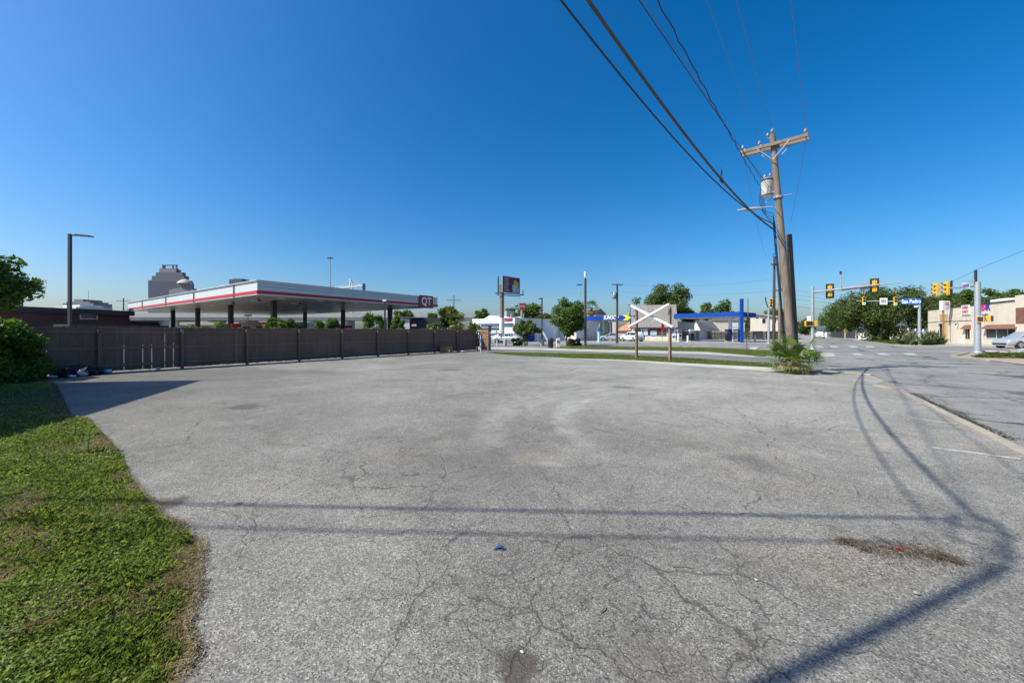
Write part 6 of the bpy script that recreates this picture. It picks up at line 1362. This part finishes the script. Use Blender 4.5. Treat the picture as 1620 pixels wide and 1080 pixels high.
# verge grass blades
def strip_grass(name, poly, n, L, seed, mat='grass'):
    rg = np.random.default_rng(seed); A = np.array(poly); lo, hi = A.min(0), A.max(0); p_ = rg.uniform(lo,hi,(n,2)); p_ = p_[inside(A,p_)]
    v, f = blades(p_, L*(0.5+rg.random(len(p_))), np.full(len(p_),0.012), 0.8, rg); v[:,2] += 0.012; o = mesh_np(name, v, f, M[mat]); o['kind'] = 'stuff'
strip_grass('verge_grass', lot_edge+[G(1221,576),G(1080,567.2),G(960,560.6),G(900,560),G(803,558.1)], 90000, 0.07, 31)
strip_grass('verge_grass', [G(900,551.5),G(1000,553.2),G(1120,556.2),G(1190,562.2),G(1221,563.8),G(1296,558),G(1285,554),G(1221,555),G(1120,550.1),G(900,548.2)], 60000, 0.08, 32)
strip_grass('verge_grass', [G(1540,566),G(1640,568),G(1640,561),G(1560,560.5)], 26000, 0.16, 33)
strip_grass('verge_grass', [G(1360,538.8),G(1410,544.2),G(1450,546),G(1440,540),G(1385,536.5)], 30000, 0.2, 34)
# fringe of fallen grass and stems along kerb gutter
gut = []
rg = np.random.default_rng(41); yy = rg.uniform(9.0,14.4,2600); xx = 2.80+np.abs(rg.normal(0,0.12,2600))*(0.4+0.6*np.sin((yy-8)*1.3)**2)
v, f = blades(np.stack([xx,yy],1), 0.008+0.014*rg.random(2600), np.full(2600,0.008), 1.8, rg, 0.5); g_ = mesh_np('gutter_moss', v, f, leafmat('gutter_moss',(0.035,0.038,0.014),(0.10,0.095,0.04))); g_['kind'] = 'stuff'
# weeds on the lawn edge
def stalk(name, label, px, py, h, seed):
    rg_ = random.Random(seed); t = thing(name, label, 'weed', G(px,py)); b = MB(); b.tube([(0,0,0),(0.02,0.01,h*0.6),(0.05,0.02,h)],[0.006,0.005,0.003],5); b.build('stem', M['weed'], t); b = MB()
    for j in range(70):
        z = h*rg_.uniform(0.15,1.02); a = rg_.random()*6.28; l = 0.09*(1.2-z/h)+0.02; q = Vector((0.04*z/h,0.015*z/h,z)); e = q+Vector((math.cos(a)*l,math.sin(a)*l,0.02)); nn = Vector((-math.sin(a),math.cos(a),0))*0.012; b.add([q,(q+e)/2+nn,e,(q+e)/2-nn],[(0,1,2,3)])
    b.build('leaves', M['weed'], t)
stalk('weed_stalk', 'feathery weed stalk on the lawn just outside the shadow', 139, 716, 0.34, 3); stalk('weed_stalk', 'leaning weed stalk at the lawn edge inside the shadow', 118, 690, 0.30, 4)

# ------------------------------------------------------------------ litter and debris
def debris_np(name, label_kind, n, spread, mat, size, seed):
    rg_ = np.random.default_rng(seed); pts = spread(rg_, n); n = len(pts); c = np.concatenate([pts, rg_.uniform(0.004,0.03,(n,1))],1)
    nr = rg_.normal(size=(n,3))*0.5+np.array([0,0,1]); nr /= np.linalg.norm(nr,axis=1)[:,None]; a = np.cross(nr,rg_.normal(size=(n,3))); a /= np.linalg.norm(a,axis=1)[:,None]; b_ = np.cross(nr,a)
    l = size*rg_.uniform(0.4,1.6,n)[:,None]; v = np.stack([c-a*l,c-b_*l*0.16,c+a*l,c+b_*l*0.16],1).reshape(-1,3); o = mesh_np(name, v, np.arange(4*n).reshape(n,4), M[mat]); o['kind'] = 'stuff'; return o
def pile(rg_, n):
    t_ = rg_.random(n); line = [(1330,855),(1365,868),(1400,873),(1440,872),(1480,880),(1515,890)]; q = np.array([G(*p) for p in line]); i = np.minimum((t_*5).astype(int),4); f_ = t_*5-i
    base = q[i]*(1-f_)[:,None]+q[i+1]*f_[:,None]; return base+rg_.normal(0,1,(n,2))*np.array([0.06,0.05])*(0.4+1.3*np.sin(np.pi*t_)[:,None])
debris_np('leaf_litter', '', 1500, pile, 'debris', 0.015, 61)
def scatter(rg_, n):
    px = rg_.normal(1395,80,n); py = rg_.normal(900,28,n); return np.array([G(x,max(860,y)) for x,y in zip(px,py)])
debris_np('leaf_litter', '', 1100, scatter, 'debris', 0.010, 62)
def lotscatter(rg_, n):
    px = rg_.uniform(300,1600,n); py = 600+470*rg_.random(n)**0.8; return np.array([G(x,y) for x,y in zip(px,py)])
debris_np('grit', '', 500, lotscatter, 'debris', 0.008, 63)
def edgescatter(rg_, n):
    i = rg_.integers(8,len(EP)-3,n); f_ = rg_.random(n)[:,None]; return EP[i]*(1-f_)+EP[i+1]*f_+np.abs(rg_.normal(0,0.035,(n,1)))*np.array([[RX,RY]])
debris_np('straw_litter', '', 2600, edgescatter, 'straw', 0.013, 64)
def crumple(name, label, cat, p, sx, sy, sz, mat, seed, group=None, z=0.0, sub=2):
    rg_ = random.Random(seed); bm = bmesh.new(); bmesh.ops.create_icosphere(bm, subdivisions=sub, radius=1.0)
    for v_ in bm.verts:
        k_ = rg_.uniform(0.65,1.2); v_.co = Vector((v_.co.x*sx*k_, v_.co.y*sy*k_, max(0.002,(v_.co.z*0.5+0.5)*sz*k_)))
    me = bpy.data.meshes.new(name); bm.to_mesh(me); bm.free(); me.materials.append(M[mat]); o = bpy.data.objects.new(name, me); COL.objects.link(o); o.location = (p[0],p[1],z); return tag(o, label, cat, group)
GR = 'rubbish heaped against the left end of the fence'
def fp(px, off): y = None; k_ = (px-CX)/F; X = FXX+off; d_ = X/(RX*k_+FX); return D(px, d_)
for j,(px,off,sx,sy,sz,m,lb) in enumerate(((122,0.55,0.55,0.4,0.42,'bag','large black rubbish bag in the heap by the fence'),(140,0.6,0.45,0.35,0.30,'bag','flat black rubbish bag right of the large one by the fence'),(104,0.8,0.4,0.3,0.25,'bag','small black rubbish bag at the left of the heap'),(131,0.95,0.22,0.16,0.26,'white','crumpled white bag on the front of the rubbish heap'),
     (171,0.6,0.18,0.14,0.18,'pale_blue','pale blue crumpled bag at the right end of the heap'),(160,0.5,0.25,0.2,0.28,'dark_metal','dark grey lump beside the pale blue bag'),(85,0.9,0.25,0.16,0.10,'white','white paper scrap near the bush'),(113,1.15,0.18,0.12,0.08,'white','white scrap lying before the black bags'),(250,0.45,0.10,0.08,0.12,'pale_blue','small pale bottle shape under the gaps of the fence'))):
    crumple('rubbish_bag' if m == 'bag' else 'litter', lb, 'rubbish', fp(px,off), sx, sy, sz, m, 70+j, GR)
p = fp(706,0.55); t = thing('cardboard_box', 'open brown cardboard box against the far part of the fence', 'box', p, 0, 0.4); b = MB()
for q in ((-0.4,0.4,-0.3,-0.28),(-0.4,0.4,0.28,0.3),(-0.4,-0.38,-0.28,0.28),(0.38,0.4,-0.28,0.28)): b.box(*q,0,0.5)
b.box(-0.38,0.38,-0.28,0.28,0.01,0.03); b.build('carton', M['card'], t); b = MB(); b.add([(-0.4,-0.3,0.5),(0.4,-0.3,0.5),(0.38,-0.5,0.62),(-0.38,-0.5,0.62)],[(0,1,2,3)]); b.build('flap', M['card'], t)
p = fp(730,0.9); crumple('litter', 'pale scrap heap on the ground right of the cardboard box', 'rubbish', p, 0.4,0.2,0.12,'leaf_olive' if False else 'concrete',90)
# blue cloth scrap
p = G(790,869); b = MB(); b.add([(-0.055,0.0,0.004),(-0.01,0.035,0.03),(0.02,0.03,0.035),(0.06,-0.005,0.004),(0.012,0.002,0.022),(-0.008,0.004,0.02)],[(0,5,1),(1,5,4,2),(2,4,3)]); b.add([(-0.055,0.0,0.002),(-0.01,0.05,0.004),(0.02,0.05,0.004),(0.06,-0.005,0.002)],[(0,1,2,3)])
o = b.build('cloth_scrap', P('navy_cloth',(0.02,0.06,0.15),0.8)); o.scale = (0.85,0.7,0.8); o.location = (p[0],p[1],0); o.rotation_euler = (0,0,TH); tag(o,'small dark blue cloth scrap lying mid lot','scrap')
o = crumple('litter', 'red wrapper in the strip of brown leaf litter', 'litter', G(1420,869), 0.035,0.02,0.015,'red',91); o = crumple('litter', 'flattened clear plastic piece below the leaf litter', 'litter', G(1450,939), 0.02,0.012,0.014,'galv',92)
o = crumple('litter', 'small white scrap near the bottom middle of the lot', 'litter', G(826,1031), 0.012,0.006,0.006,'white',93); crumple('litter', 'tiny white stub on the right part of the lot', 'litter', G(1196,917), 0.010,0.008,0.007,'white',94)
p = G(955,965); b = MB(); b.tube([(-0.01,-0.03,0.006),(0.0,0,0.012),(-0.004,0.03,0.008)],0.004,5); o = b.build('twig', M['straw']); o.location = (p[0],p[1],0); tag(o,'short pale twig on the cracked asphalt','twig')
p = G(1080,897); b = MB(); b.tube([(-0.07,0,0.004),(0.0,0.006,0.008),(0.07,-0.004,0.004)],0.003,5); o = b.build('twig', M['post']); o.location = (p[0],p[1],0); o.rotation_euler = (0,0,TH-0.1); tag(o,'long thin brown twig lying right of the blue scrap','twig')
crumple('litter', 'white rubbish bag on the grass island by the right edge', 'rubbish', G(1614,560), 0.45,0.25,0.4,'galv',95); crumple('litter','pale broken slab on the grass island left of the white rubbish','rubble',G(1570,557.6),0.8,0.25,0.16,'concrete',96)
